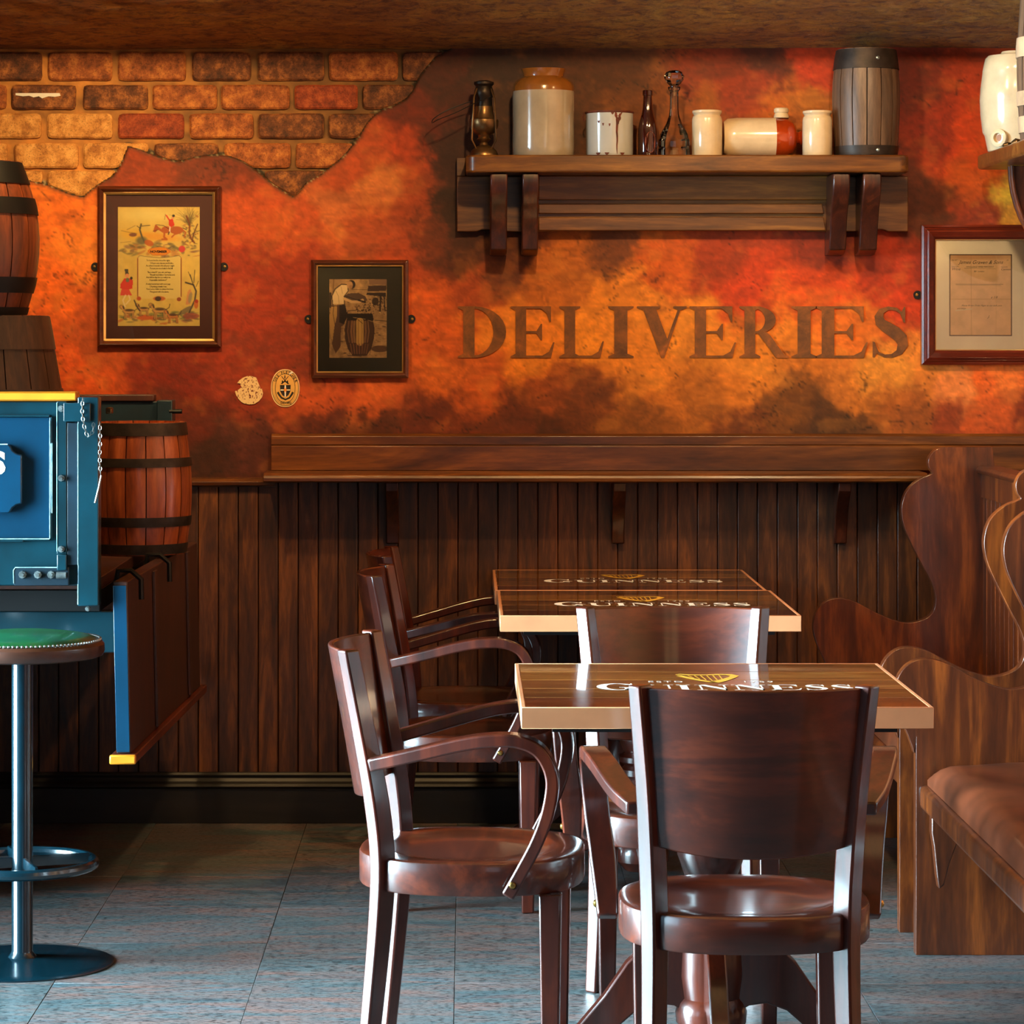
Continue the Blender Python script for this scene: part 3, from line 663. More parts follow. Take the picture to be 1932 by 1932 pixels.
# ------------------------------------------------------------ resin topped tables
def table(name_label, x0, x1, y0, y1):
    cx, cy = (x0+x1)/2, (y0+y1)/2; t = thing('pub_table', name_label, 'table', (cx, cy, 0), 0, 'square pub tables in a row')
    hx, hy = (x1-x0)/2, (y1-y0)/2; n = 5; e = .008
    for i in range(n):
        a = -hy+e+(2*hy-2*e)*i/n; b = -hy+e+(2*hy-2*e)*(i+1)/n
        bm = B(); box(bm, -hx+e, hx-e, a+.0016, b-.0016, .722, .7598); obj('plank', bm, M[['table_red', 'table', 'table', 'table_gold', 'table'][i]], t, .0008, True, 1)
    bm = B()
    for bx_ in ((-hx, hx, -hy, -hy+e), (-hx, hx, hy-e, hy), (-hx, -hx+e, -hy+e, hy-e), (hx-e, hx, -hy+e, hy-e)): box(bm, bx_[0], bx_[1], bx_[2], bx_[3], .720, .7602)
    obj('edge_band', bm, M['table_edge'], t, .001, True, 1)
    bm = B(); box(bm, -hx+.06, hx-.06, -hy+.06, hy-.06, .706, .7195); obj('underframe', bm, M['iron_black'], t)
    bm = B(); lathe(bm, [(0, .706), (.11, .706), (.105, .69), (.05, .675), (.042, .64), (.06, .62), (.062, .60), (.045, .585), (.052, .54), (.066, .46), (.068, .42), (.052, .375), (.046, .368), (.060, .358), (.060, .345), (.046, .335), (.058, .325), (.058, .31), (.046, .30), (.060, .26), (.064, .18), (.058, .135), (.066, .125), (.072, .105), (.070, .085), (.055, .07), (.045, .06), (0, .06)], 32)
    col_ = obj('pedestal_column', bm, M['chair'], t)
    for k in range(4):
        a = k*PI/2; bm = B()
        out = [(.04, .27), (.09, .265), (.13, .245), (.17, .205), (.215, .14), (.27, .075), (.33, .04), (.36, .032), (.372, .015), (.365, 0), (.30, 0), (.285, .012), (.24, .035), (.19, .075), (.15, .11), (.11, .125), (.075, .12), (.04, .10)]
        prism(bm, out, -.019, .019, 'y')
        for v in bm.verts:
            q = v.co.copy(); v.co = Vector((q.x*math.cos(a)-q.y*math.sin(a), q.x*math.sin(a)+q.y*math.cos(a), q.z))
        obj('pedestal_foot', bm, M['chair'], t, .004)
    # printed emblem: word, harp, date
    bm = B(); W = .50; sc = .5
    tot = sum(glyph(c)[1]+.05 for c in 'GUINNESS'); s = W/tot; hgt = .09
    def put(i, u, v, x): return (-W/2+.016+(x+u)*s, -.105+v*hgt*(1.0), .7605)
    word(bm, 'GUINNESS', put, [1.22, 1, 1, 1, 1, 1, 1, 1], w=.20)
    bmesh.ops.recalc_face_normals(bm, faces=bm.faces); o = obj('printed_word', bm, M['white'], t, 0, False); o['label'] = 'white GUINNESS lettering on the tabletop'
    for s_, xx, nm in (('ESTD', -.125, 'printed_small_word'), ('1759', .065, 'printed_year')):
        bm = B(); add_text(bm, s_, .026, Matrix.Translation((xx, .028, .7605)) @ Matrix.Scale(1.25, 4, (0, 1, 0)), spacing=1.3); obj(nm, bm, M['white'], t, 0, False)
    bm = B()
    for q in stroke([(-.058, .165, .004), (-.05, .172, .007), (-.03, .162, .008), (0, .160, .007), (.03, .170, .008), (.05, .166, .010), (.060, .145, .009), (.052, .115, .008), (.035, .075, .009), (.015, .04, .012), (.008, .028, .012)])+stroke([(.008, .03, .008), (-.012, .055, .007), (-.035, .10, .007), (-.054, .15, .006)]):
        bm.faces.new([bm.verts.new((a, b+.0, .7605)) for a, b in q])
    for i in range(6):
        xa = -.036+i*.013
        for q in stroke([(xa, .160, .0012), (xa+.006*(3-i)*.3+.004, .055+abs(i-3)*.016, .0012)]): bm.faces.new([bm.verts.new((a, b, .7605)) for a, b in q])
    o = obj('printed_harp', bm, M['gold'], t, 0, False); o['label'] = 'golden harp emblem printed above the word'
    return t
t1 = table('front square table with printed planks and a copper edge, foreground chair before it', .103, .876, 5.66, 6.43)
table('middle square table with glossy top, just behind the chair that faces the viewer', .084, .836, 7.54, 8.30)
table('rearmost square table, pushed against the plank panelling', .078, .826, 8.305, 9.04)
# ------------------------------------------------------------ wall ledge
t = thing('wall_ledge', 'long dark wooden ledge with upstand running along the wall above the panelling', 'ledge', (0, 0, 0))
xL = X_(512, 9.08); xR = X_(1750, 8.92)
bm = B(); prism(bm, [(WY-.010, 1.055), (WY-.185, 1.055), (WY-.200, 1.048), (WY-.203, 1.040), (WY-.200, 1.030), (WY-.190, 1.026), (WY-.010, 1.026)], X_(497, 8.92), xR, 'x'); obj('shelf_board', bm, M['ledge'], t, .002)
bm = B(); prism(bm, [(WY-.012, 1.056), (WY-.036, 1.056), (WY-.036, 1.128), (WY-.032, 1.131), (WY-.036, 1.134), (WY-.036, 1.158), (WY-.028, 1.166), (WY-.012, 1.166)], xL, RW-.01, 'x'); obj('back_board', bm, M['ledge'], t, .001)
for px_ in (740, 1168, 1590):
    bm = B(); prism(bm, [(WY-.032, 1.025), (WY-.165, 1.025), (WY-.160, 1.00), (WY-.12, .965), (WY-.085, .92), (WY-.062, .87), (WY-.055, .838), (WY-.032, .835)], X_(px_-12, 9), X_(px_+12, 9), 'x')
    obj('bracket', bm, M['bracket'], t, .003)
# ------------------------------------------------------------ upper wall shelf
t = thing('wall_shelf', 'large dark wooden bracket shelf high on the wall, carrying jars and bottles', 'shelf')
SF, SZ = 8.87, Z_(292, 8.87); sb = Z_(325, 8.87)
bm = B(); xa, xb = X_(879, SF), X_(1716, SF)
prism(bm, [(xa, WY-.012), (xa, SF+.025), (xa+.012, SF+.008), (xa+.03, SF), (xb-.03, SF), (xb-.012, SF+.008), (xb, SF+.025), (xb, WY-.012)], sb, SZ, 'z'); obj('shelf_board', bm, M['shelf'], t, .006, True, 3)
x0, x1 = X_(862, 9.07), X_(1713, 9.07); zb = Z_(437, 9.07); zt = SZ-.0; nt = .010
bm = B(); prism(bm, [(x0, sb-.001), (x0, zb), (x0+.06, zb), (x0+.075, zb+nt*0+.006), (x0+.12, zb+.006), (x0+.13, zb), (x0+.3, zb), (x0+.31, zb+.007), (x1-.31, zb+.007), (x1-.30, zb), (x1-.13, zb), (x1-.12, zb+.006), (x1-.075, zb+.006), (x1-.06, zb), (x1, zb), (x1, sb-.001)], WY-.045, WY-.012, 'y')
obj('back_board', bm, M['shelf'], t, .0025)
bm = B(); box(bm, x0, X_(878, 9.07), WY-.045, WY-.012, sb, SZ+.003); obj('back_board_end', bm, M['shelf'], t, .001)
for a, b, c_, d_ in ((331, 377, 1016, 1566), (384, 403, 1016, 1552), (409, 435, 1016, 1555)):
    bm = B(); za, zb2 = Z_(b, 9.04), Z_(a, 9.04); xl, xr = X_(c_, 9.04), X_(d_, 9.04)
    prism(bm, [(xl, za), (xr+.006, za), (xr, zb2), (xl, zb2)], WY-.062, WY-.0455, 'y'); obj('slat', bm, M['shelf'], t, .003)
for a, b in ((925, 957), (985, 1016), (1569, 1601), (1626, 1660)):
    xl = X_(a, 8.92)+.0; wd = (b-a)/F*8.92
    bm = B(); prism(bm, [(WY-.046, sb-.002), (SF+.015, sb-.002), (SF+.012, sb-.03), (SF+.022, sb-.06), (SF+.055, sb-.10), (SF+.085, sb-.145), (SF+.10, sb-.185), (SF+.112, sb-.225), (WY-.085, sb-.238), (WY-.016, sb-.24), (WY-.016, zb-.002), (WY-.046, zb-.002)], xl, xl+wd, 'x')
    obj('bracket', bm, M['bracket'], t, .004)
# ------------------------------------------------------------ things on the shelf
SH = SZ+.0005; YD = 8.985
def sx_(px, d=YD): return X_(px, d)
def sz_(py, d=YD): return max(Z_(py, d), SH)
def lath_thing(name, label, cat, px, prof, mat, d=YD, n=40, group='old jars and bottles on the wall shelf'):
    t = thing(name, label, cat, (X_(px, d), d, SH), 0, group); return t
def pr_px(pts, base=291, d=YD): return [(r*d/F, (base-y)*d/F) for r, y in pts]
# big two-tone crock
t = thing('stoneware_crock', 'large stoneware crock, cream body under a tan shoulder and flared rim', 'crock', (sx_(1025.5), YD, SH), 0, 'old jars and bottles on the wall shelf')
bm = B(); lathe(bm, pr_px([(0, 291), (55, 291), (57.5, 287), (58.5, 275), (58, 230), (58.5, 185), (58.5, 168)]), 48); obj('body', bm, M['grey_glaze'], t)
bm = B(); lathe(bm, pr_px([(58.6, 168), (58.4, 160), (56, 153), (50, 146), (41, 142), (38.5, 140), (39, 135), (42, 127), (42.5, 125.5), (40, 125), (37, 128), (34, 138), (34, 160), (0, 160)]), 48); o = obj('shoulder', bm, M['tan_glaze'], t); o['label'] = 'tan glazed shoulder and rim'
# enamel pot with rusty rim, drips and ear
t = thing('enamel_pot', 'white enamel pot with rust drips and chipped rim, right of the big crock', 'pot', (sx_(1150), YD, SH), 0, 'old jars and bottles on the wall shelf')
bm = B(); lathe(bm, pr_px([(0, 291), (42, 291), (43.5, 289), (44.5, 285), (45, 209), (43.5, 209), (42.5, 285), (0, 287)]), 40); obj('body', bm, M['enamel'], t)
bm = B(); lathe(bm, [(r, z) for r, z in pr_px([(45, 210), (46.5, 208.5), (46, 206), (43.5, 206), (43, 209)])], 40); obj('rim', bm, M['rust'], t)
bm = B(); R0 = 45.3*YD/F
def curved(bm, u0, u1, v0, v1, wob):
    n = 8; L_ = []
    for i in range(n+1):
        y = v0+(v1-v0)*i/n; k = (1-i/n)**.6; c = (u0+u1)/2+wob*math.sin(i*1.7); h = (u1-u0)/2*k+.4
        for u in (c-h, c+h):
            a = math.asin(max(-1, min(1, (u-1150)/45))); L_.append(bm.verts.new((R0*math.sin(a), -R0*math.cos(a), (291-y)*YD/F)))
    for i in range(n): bm.faces.new((L_[2*i], L_[2*i+1], L_[2*i+3], L_[2*i+2]))
curved(bm, 1157, 1171, 208, 232, 1.0); curved(bm, 1160, 1164, 222, 288, .5); curved(bm, 1150, 1157, 208, 214, .2)
for x, y in ((1127, 290), (1143, 290), (1172, 290)): curved(bm, x-4, x+4, y-5, y, .3)
for x, y in ((1128, 228), (1136, 233), (1148, 234)): curved(bm, x-1.5, x+1.5, y-3, y+2, .2)
obj('rust_stain', bm, M['rust'], t, 0, False)
bm = B(); k = YD/F; tube(bm, [(-.045*1.5, 0, .128), (-.0745, 0, .132), (-.080, 0, .12), (-.076, 0, .105), (-.070, 0, .112)], .0022, 8); obj('handle', bm, M['rust'], t)
# brown bottle
t = thing('beer_bottle', 'slim dark brown glass bottle with a faded round label', 'bottle', (sx_(1222), YD, SH), 0, 'old jars and bottles on the wall shelf')
bm = B(); lathe(bm, pr_px([(0, 291), (16, 291), (17.5, 288), (18, 280), (18, 238), (16, 226), (12, 212), (9.5, 200), (8.3, 180), (8.3, 176), (9.6, 175), (9.6, 166), (8, 165), (0, 165)]), 32); obj('body', bm, M['bottle'], t)
bm = B(); rr = 18.15*k; n = 16; c0 = []
for i in range(n):
    a = 2*PI*i/n; u = .25+math.cos(a)*.60; z = (291-264)*k+math.sin(a)*20*k; c0.append(bm.verts.new((rr*math.sin(u), -rr*math.cos(u), z)))
bm.faces.new(c0); obj('label', bm, M['label'], t, 0, False)
# cut glass decanter
t = thing('glass_decanter', 'clear cut-glass decanter with a faceted ball stopper', 'decanter', (sx_(1272), YD, SH), 0, 'old jars and bottles on the wall shelf')
bm = B(); lathe(bm, pr_px([(0, 291), (28, 291), (30, 288), (30, 276), (28.5, 273), (30, 270), (29.5, 259), (27.5, 256), (26, 248), (15, 228), (10, 214), (8.5, 200), (8, 168), (11, 164), (12, 160), (10.5, 158)]), 18); obj('body', bm, M['glass'], t, 0, False)
bm = B(); lathe(bm, pr_px([(6, 176), (6.5, 160), (9, 156), (13, 152), (18.5, 144), (19, 138), (15, 131), (9, 128), (0, 127.5)]), 10); obj('stopper', bm, M['glass'], t, 0, False)
# small white jars
def jar(label, px, d, wd, top):
    t = thing('stoneware_jar', label, 'jar', (X_(px, d), d, SH), 0, 'old jars and bottles on the wall shelf'); k = d/F; r = wd/2
    bm = B(); lathe(bm, [(a*k, (291-y)*k) for a, y in ((0, 291), (r-2, 291), (r, 288), (r+.3, 250), (r, top+18), (r-1, top+13), (r-3.5, top+10), (r-2.5, top+7), (r-.5, top+5), (r-.5, top+1), (r-3, top), (r-5, top+2), (r-6, top+12), (0, top+14))], 36)
    obj('body', bm, M['cream'], t); return t
jar('small cream stoneware jar between the decanter and the lying bottle', 1334, YD, 57, 203)
jar('small cream stoneware jar next to the dark cask', 1542, 8.955, 56, 205)
# stoneware foot warmer lying on its side
t = thing('hot_water_bottle', 'cream stoneware bottle lying on its side with a red-brown glazed end', 'bottle', (0, 0, 0), 0, 'old jars and bottles on the wall shelf')
dd = 9.03; k = dd/F; cz = SH+38*k
bm = B(); lathe(bm, [(0, X_(1364, dd)), (30*k, X_(1364.5, dd)), (36*k, X_(1372, dd)), (38*k, X_(1390, dd)), (38*k, X_(1462, dd))], 36, 0, dd, cz, 'x'); obj('body', bm, M['cream'], t)
bm = B(); lathe(bm, [(38.2*k, X_(1462, dd)), (38*k, X_(1480, dd)), (33*k, X_(1494, dd)), (24*k, X_(1501, dd)), (13*k, X_(1503, dd)), (11*k, X_(1506, dd)), (14*k, X_(1511, dd)), (13*k, X_(1517, dd)), (7*k, X_(1520, dd)), (0, X_(1520.5, dd))], 36, 0, dd, cz, 'x'); o = obj('glazed_end', bm, M['brown_glaze'], t); o['label'] = 'red-brown glazed end with knob'
bm = B(); lathe(bm, [(15*k, 0), (13*k, 8*k), (12*k, 9*k), (14*k, 11*k), (14*k, 17*k), (12*k, 19*k), (0, 19*k)], 24, X_(1474, dd), dd, SH+(291-216)*k, 'z'); obj('neck', bm, M['cream'], t)
# hurricane lantern
t = thing('oil_lantern', 'tarnished metal oil lantern with a wire bail, at the left end of the shelf', 'lantern', (sx_(913), YD, SH), 0, 'old jars and bottles on the wall shelf'); k = YD/F
bm = B(); lathe(bm, pr_px([(0, 291), (27, 291), (27, 287), (24, 279), (16, 272), (9, 269), (7, 264)]), 28); obj('base', bm, M['pewter'], t)
bm = B(); lathe(bm, pr_px([(6, 264), (14, 258), (10, 254), (12, 250), (20, 246), (26, 236), (27.5, 226), (27, 221), (22, 219), (19, 212), (17, 203), (17, 196), (0, 196)]), 28); obj('burner', bm, M['pewter'], t)
bm = B(); lathe(bm, pr_px([(16, 196), (15.5, 180), (18, 176), (18, 166), (15, 158), (19, 154), (19, 150), (10, 147), (0, 146.5)]), 28); obj('chimney', bm, M['lamp_dark'], t)
for s in (-1, 1):
    bm = B(); tube(bm, [(s*.020, -.012, .018), (s*.040*.9, -.024, .05), (s*.033, -.030, .11), (s*.030, -.030, .175), (s*.022, -.016, .20), (s*.012, -.008, .205)], .0032, 8); obj('side_tube', bm, M['pewter'], t)
bm = B(); pp = smooth_path([(.020, -.03, .178), (-.03, -.045, .155), (-.09, -.055, .125), (-.135, -.05, .108), (-.153, -.02, .100), (-.148, .0, .115), (-.11, .02, .14), (-.05, .02, .163), (-.02, .01, .17)], 6); tube(bm, pp, .0014, 6); obj('bail_handle', bm, M['iron_black'], t)
# ------------------------------------------------------------ staved barrels
def barrel(name, label, loc, prof, ns, hoops, mst, mhoop, group=None, riv=True, head_in=.03, rot=0, sub=10):
    """prof: list of (z, r)"""
    t = thing(name, label, 'barrel', loc, 0, group)
    Zs = [p[0] for p in prof]; Rs = [p[1] for p in prof]; z0, z1 = Zs[0], Zs[-1]
    sp = smooth_path([(r, 0, z) for z, r in prof], 6); zz = [p.z for p in sp]; rr = [p.x for p in sp]
    R = lambda z: float(np.interp(z, zz, rr))
    bm = B(); da = 2*PI/ns; th = .012; ga = .0016; secs = []
    for i in range(sub+1):
        z = z0+(z1-z0)*i/sub; r = R(z); g = ga/r; k = []
        for a, q in ((-da/2+g, r-.0015), (-da/4, r-.0002), (0, r), (da/4, r-.0002), (da/2-g, r-.0015), (da/2-g, r-th), (-da/2+g, r-th)): k.append(Vector((q*math.sin(a), -q*math.cos(a), z)))
        secs.append(k)
    s0 = obj('stave', sweep(bm, secs), mst, t); s0.rotation_euler.z = rot
    for i in range(1, ns): o = s0.copy(); COL.objects.link(o); o.parent = t; o.rotation_euler.z = rot+i*da
    for a, b in hoops:
        bm = B(); m = (a+b)/2; lathe(bm, [(R(a)-.004, a), (R(a)+.0030, a), (R(m)+.0035, m), (R(b)+.0030, b), (R(b)-.004, b)], 48)
        h = obj('hoop', bm, mhoop, t)
        for an in ((.25,) if riv else ()):
            bm = B(); lathe(bm, [(0, .003), (.004, .002), (.006, 0), (0, 0)], 10, 0, 0, 0)
            bm2 = bm; rr_ = R(m)+.0030; aa = an
            for v in bm.verts: x, y, z = v.co; v.co = Vector(((rr_+z)*math.sin(aa)+x*math.cos(aa), -(rr_+z)*math.cos(aa)+x*math.sin(aa), m+y))
            obj('rivet', bm, M['steel'], h)
    bm = B(); lathe(bm, [(0, z1-head_in), (R(z1)-th-.001, z1-head_in), (R(z1)-th-.001, z1-head_in-.015), (0, z1-head_in-.015)], 32); obj('head', bm, mst, t)
    return t
# dark cask at the right end of the shelf
k = 8.985/F
barrel('small_cask', 'dark greyed wooden cask at the right end of the wall shelf, touching the ceiling', (X_(1634, 8.985), 8.985, SH), [(0, .090), (.05, .095), (.15, .1), (.23, .0985), (.318, .086)], 14, [(.002, .03), (.258, .316)], M['stave_grey'], M['hoop'], rot=.12)
# barrel on the wagon bed
BED = .862
barrel('wagon_barrel', 'reddish oak barrel with four iron hoops standing on the wagon bed', (X_(262, 8.3), 8.3, BED+.001), [(0, .128), (.09, .141), (.17, .1455), (.25, .142), (.36, .127)], 16, [(.003, .030), (.078, .104), (.240, .264), (.325, .359)], M['stave'], M['hoop'], rot=.05, riv=False)
# tapered tub and the barrel on top of it, left edge
barrel('tapered_tub', 'dark tapered wooden tub on the wagon, carrying the left barrel', (X_(-60, 8.1), 8.1, BED+.001), [(0, .30), (.3, .27), (.45, .25), (.65, .214)], 20, [(.43, .455), (.56, .648)], M['stave_dark'], M['stave_dark'], rot=.1, head_in=.004)
barrel('keg', 'brown oak keg with black iron hoops standing on the dark tub', (X_(-60, 8.1), 8.1, BED+.653), [(0, .154), (.10, .181), (.20, .190), (.30, .178), (.41, .140)], 18, [(.0, .02), (.058, .100), (.268, .312), (.350, .408)], M['stave_mid'], M['iron_black'], rot=-.05)
# ------------------------------------------------------------ right-hand shelf with its casks
t = thing('corner_shelf', 'wooden shelf on the right wall with a curved iron-edged bracket', 'shelf')
bm = B(); prism(bm, [(1.512, 8.93), (1.522, 8.95), (1.54, 8.955), (RW-.001, 8.955), (RW-.001, 7.6), (1.512, 7.6)], 1.952, 1.994, 'z'); obj('shelf_board', bm, M['shelf'], t, .007, True, 3)
for y in (8.72, 7.9):
    bm = B(); arc = [(1.575+.235*(1-math.cos(a)), 1.95-.30*math.sin(a)) for a in [i*PI/2/12 for i in range(13)]]
    arc = [(min(x, RW-.002), z) for x, z in arc]; prism(bm, arc+[(RW-.002, 1.95)], y-.015, y+.015, 'y'); o = obj('bracket', bm, M['bracket'], t, .002)
    bm = B(); tube(bm, [(x-.004, y-.016, z) for x, z in arc], .006, 8); tube(bm, [(x-.004, y+.02, z) for x, z in arc], .006, 8); obj('bracket_edge', bm, M['pew'], o)
t = thing('stoneware_barrel', 'cream stoneware barrel with a bung ring on the right-hand shelf', 'jar', (1.612, 8.84, 1.9945)); kk = 1/644
bm = B(); lathe(bm, [(0, 0), (.078, 0), (.086, .006), (.095, .05), (.101, .06), (.107, .11), (.109, .15), (.1095, .152), (.107, .19), (.101, .235), (.1015, .238), (.094, .275), (.086, .284), (.05, .29), (.045, .297), (0, .298)], 40); obj('body', bm, M['cream'], t)
bm = B(); lathe(bm, [(.016, .0), (.026, 0), (.026, .010), (.018, .014), (.014, .014), (.012, .004), (0, .004)], 24)
rot = Matrix.Rotation(math.radians(-42), 4, 'Z') @ Matrix.Translation((0, -.094, .040)) @ Matrix.Rotation(PI/2, 4, 'X'); bm.transform(rot); o = obj('bung_ring', bm, M['cream'], t)
bm = B(); lathe(bm, [(0, .005), (.010, .005), (.010, .003)], 16); bm.transform(rot); obj('bung', bm, M['tan_glaze'], t)
t = thing('wooden_spigot', 'small wooden tap lying on the right-hand shelf by the cream barrel', 'tap', (1.565, 8.66, 2.0105))
bm = B(); lathe(bm, [(0, -.03), (.006, -.026), (.009, -.014), (.005, -.004), (.010, .004), (.014, .012), (.010, .02), (.005, .03), (.004, .05), (0, .052)], 16, 0, 0, 0, 'x'); bm.transform(Matrix.Rotation(math.radians(-12), 4, 'Y')); obj('body', bm, M['pewter'], t)
bt = barrel('banded_cask', 'tall oak cask with pale metal bands at the right edge of the picture', (1.668, 8.42, 1.9945), [(0, .122), (.13, .130), (.25, .132), (.42, .122)], 16, [(.03, .075), (.105, .145), (.24, .295)], M['stave_grey'], M['pale_band'], rot=.1)
# ------------------------------------------------------------ pictures
def picture(name, label, x0, y0, x1, y1, fw, m_frame, op, m_mat, steps, lugs=True):
    t = thing(name, label, 'picture'); YB = WY-.013
    X0, X1, Z0, Z1 = X_(x0, WY), X_(x1, WY), Z_(y1, WY), Z_(y0, WY); f = fw/F*WY
    def ring(a, b, ya, yb, mat, nm):     # mitred moulding between inset a and inset b
        bm = B(); prof = [(a, YB), (a, ya), (b, yb), (b, YB)]; R4 = []
        for sx, sz in ((0, 0), (1, 0), (1, 1), (0, 1)):
            R4.append([bm.verts.new(((X0+i if sx == 0 else X1-i), y, (Z0+i if sz == 0 else Z1-i))) for i, y in prof])
        for q in range(4):
            A, C = R4[q], R4[(q+1) % 4]
            for i in range(4): bm.faces.new((A[i], A[(i+1) % 4], C[(i+1) % 4], C[i]))
        return obj(nm, bm, mat, t, .0006, True, 1)
    for i, (a, b, ya, yb, mt, nm) in enumerate(steps): ring(a*f, b*f, YB-ya, YB-yb, mt, nm)
    o0, p0, o1, p1 = op; a, b, c, d_ = X_(o0, WY), X_(o1, WY), Z_(p1, WY), Z_(p0, WY); g = f*.96
    bm = B()
    for q in ((X0+g, a, Z0+g, Z1-g), (b, X1-g, Z0+g, Z1-g), (a, b, Z0+g, c), (a, b, d_, Z1-g)): box(bm, q[0], q[1], YB-.008, YB-.002, q[2], q[3])
    obj('mat', bm, m_mat, t, 0, False)
    bm = B(); box(bm, X0+g, X1-g, YB-.0125, YB-.0105, Z0+g, Z1-g); obj('glass', bm, M['pane'], t, 0, False)
    if lugs:
        zc = (Z0+Z1)/2
        for s, x in ((-1, X0), (1, X1)):
            if x > RW-.12 and s == 1: continue
            bm = B(); lathe(bm, [(.0, .003), (.013, .003), (.013, 0), (0, 0)], 20); bm.transform(Matrix.Translation((x+s*.008, YB, zc)) @ Matrix.Rotation(PI/2, 4, 'X')); l_ = obj('hanging_lug', bm, M['iron_black'], t)
            bm = B(); lathe(bm, [(0, .003), (.004, .002), (.004, 0)], 12); bm.transform(Matrix.Translation((x+s*.011, YB-.003, zc)) @ Matrix.Rotation(PI/2, 4, 'X')); obj('screw', bm, M['brass'], l_)
    return t, (a, b, c, d_), YB
G, FD, FR = M['gilt'], M['frame_dark'], M['frame_red']
t, (a, b, c, d_), YB = picture('picture_frame', 'large framed hunting-scene print with maroon mat, below the exposed bricks', 186, 352, 418, 655, 16, FD, (224, 391, 378, 615), M['mat_maroon'],
    [(0, .35, .018, .026, FD, 'moulding'), (.35, .72, .026, .016, FD, 'moulding'), (.72, 1, .018, .014, G, 'gilt_inner_beading')])
cv = Canvas(258, 308, 1158, 1612, 160, 232, (214, 184, 96))
K = (44, 40, 36); GR = (92, 98, 72); RD = (206, 52, 34); HB = (176, 92, 40); rp = random.Random(5)
cv.a *= (.92+.16*fbm(cv.x/70, cv.y/70, 3, 5))[..., None]
cv.ell(620, 400, 320, 70, (224, 208, 130), .7, 0, 1.2); cv.ell(500, 620, 230, 60, (226, 176, 60), .7, 5, .8); cv.ell(720, 640, 220, 40, (222, 150, 50), .6, 5, .8)
for i in range(70): cv.ell(rp.uniform(300, 1150), rp.gauss(770, 45), rp.uniform(12, 55), rp.uniform(6, 20), rp.choice([(110, 108, 70), (140, 110, 70), (86, 84, 62), (178, 110, 60), (120, 90, 80)]), .55, rp.uniform(-30, 30), .7)
for i in range(60): cv.ell(rp.gauss(1060, 70), rp.gauss(600, 90), rp.uniform(6, 26), rp.uniform(4, 12), rp.choice([(96, 84, 56), (150, 76, 40), (84, 60, 44), (120, 104, 66)]), .55, rp.uniform(-60, 60), .8)
for i in range(70): x, y = rp.gauss(1030, 75), rp.gauss(375, 48); cv.line([(1040, 520), ((x+1040)/2+rp.uniform(-20, 20), (y+470)/2), (x, y)], 3, (96, 84, 52), .45)
cv.line([(1010, 410), (1045, 500), (1040, 600), (1060, 660), (1095, 700)], 17, (120, 66, 34)); cv.line([(1130, 500), (1090, 600), (1070, 690)], 12, (98, 60, 36)); cv.line([(1075, 600), (1150, 570)], 7, K, .7)
cv.line([(515, 500), (500, 560), (525, 640), (555, 700)], 18, (92, 84, 60)); cv.line([(505, 545), (470, 520)], 7, K, .8); cv.line([(515, 520), (610, 512)], 9, (80, 72, 52), .9); cv.line([(450, 515), (360, 560)], 4, K, .7); cv.ell(520, 680, 60, 45, (92, 92, 74), .8, 0, .6)
cv.ell(425, 615, 42, 20, (108, 62, 62), .8); cv.line([(300, 570), (390, 590), (470, 600)], 5, K, .5); cv.line([(290, 700), (400, 690)], 5, K, .4); cv.ell(600, 705, 52, 32, (190, 96, 40), .9, 20)
# horse and rider
cv.ell(790, 560, 55, 38, HB); cv.ell(900, 565, 75, 42, HB); cv.poly([(740, 560), (670, 500), (645, 575), (665, 590), (700, 560), (760, 600)], HB); cv.line([(770, 590), (765, 640), (795, 665), (745, 665)], 20, HB); cv.line([(920, 600), (880, 610), (850, 640)], 15, HB); cv.line([(965, 560), (1000, 590), (985, 640)], 14, HB)
cv.line([(680, 505), (760, 515), (815, 550)], 5, K); cv.line([(970, 540), (1010, 560)], 7, K); cv.line([(645, 578), (700, 560)], 4, K)
cv.poly([(815, 450), (860, 440), (880, 510), (835, 540), (815, 500)], RD); cv.line([(825, 460), (790, 405)], 14, RD); cv.ell(860, 430, 15, 15, (216, 150, 110)); cv.ell(868, 408, 15, 14, K); cv.line([(830, 530), (825, 590)], 13, (240, 230, 210)); cv.line([(822, 585), (812, 610)], 11, K); cv.line([(780, 390), (770, 450)], 3, K)
cv.ell(960, 770, 36, 36, (206, 56, 66), .9); cv.ell(710, 795, 125, 44, (226, 140, 36)); cv.line([(640, 752), (590, 790), (640, 838), (780, 838), (832, 800), (790, 760)], 4, (170, 70, 30), .8)
# text scroll
cv.poly([(478, 860), (500, 842), (620, 858), (712, 866), (840, 856), (930, 842), (952, 860), (952, 1310), (478, 1310)], (220, 196, 118))
for x in (478, 952): cv.line([(x, 870), (x, 1290)], 9, (150, 60, 40)); cv.line([(x-3, 880), (x-3, 1280)], 3, K, .6)
cv.line([(480, 862), (500, 842), (620, 858), (712, 866), (840, 856), (930, 842), (950, 862)], 4, K, .7)
cv.ell(490, 1310, 24, 22, (186, 84, 40)); cv.ell(928, 1318, 24, 22, (150, 74, 44)); cv.ell(712, 1310, 66, 26, (190, 96, 44), .9, 0); cv.ell(700, 1312, 34, 26, K, .8)
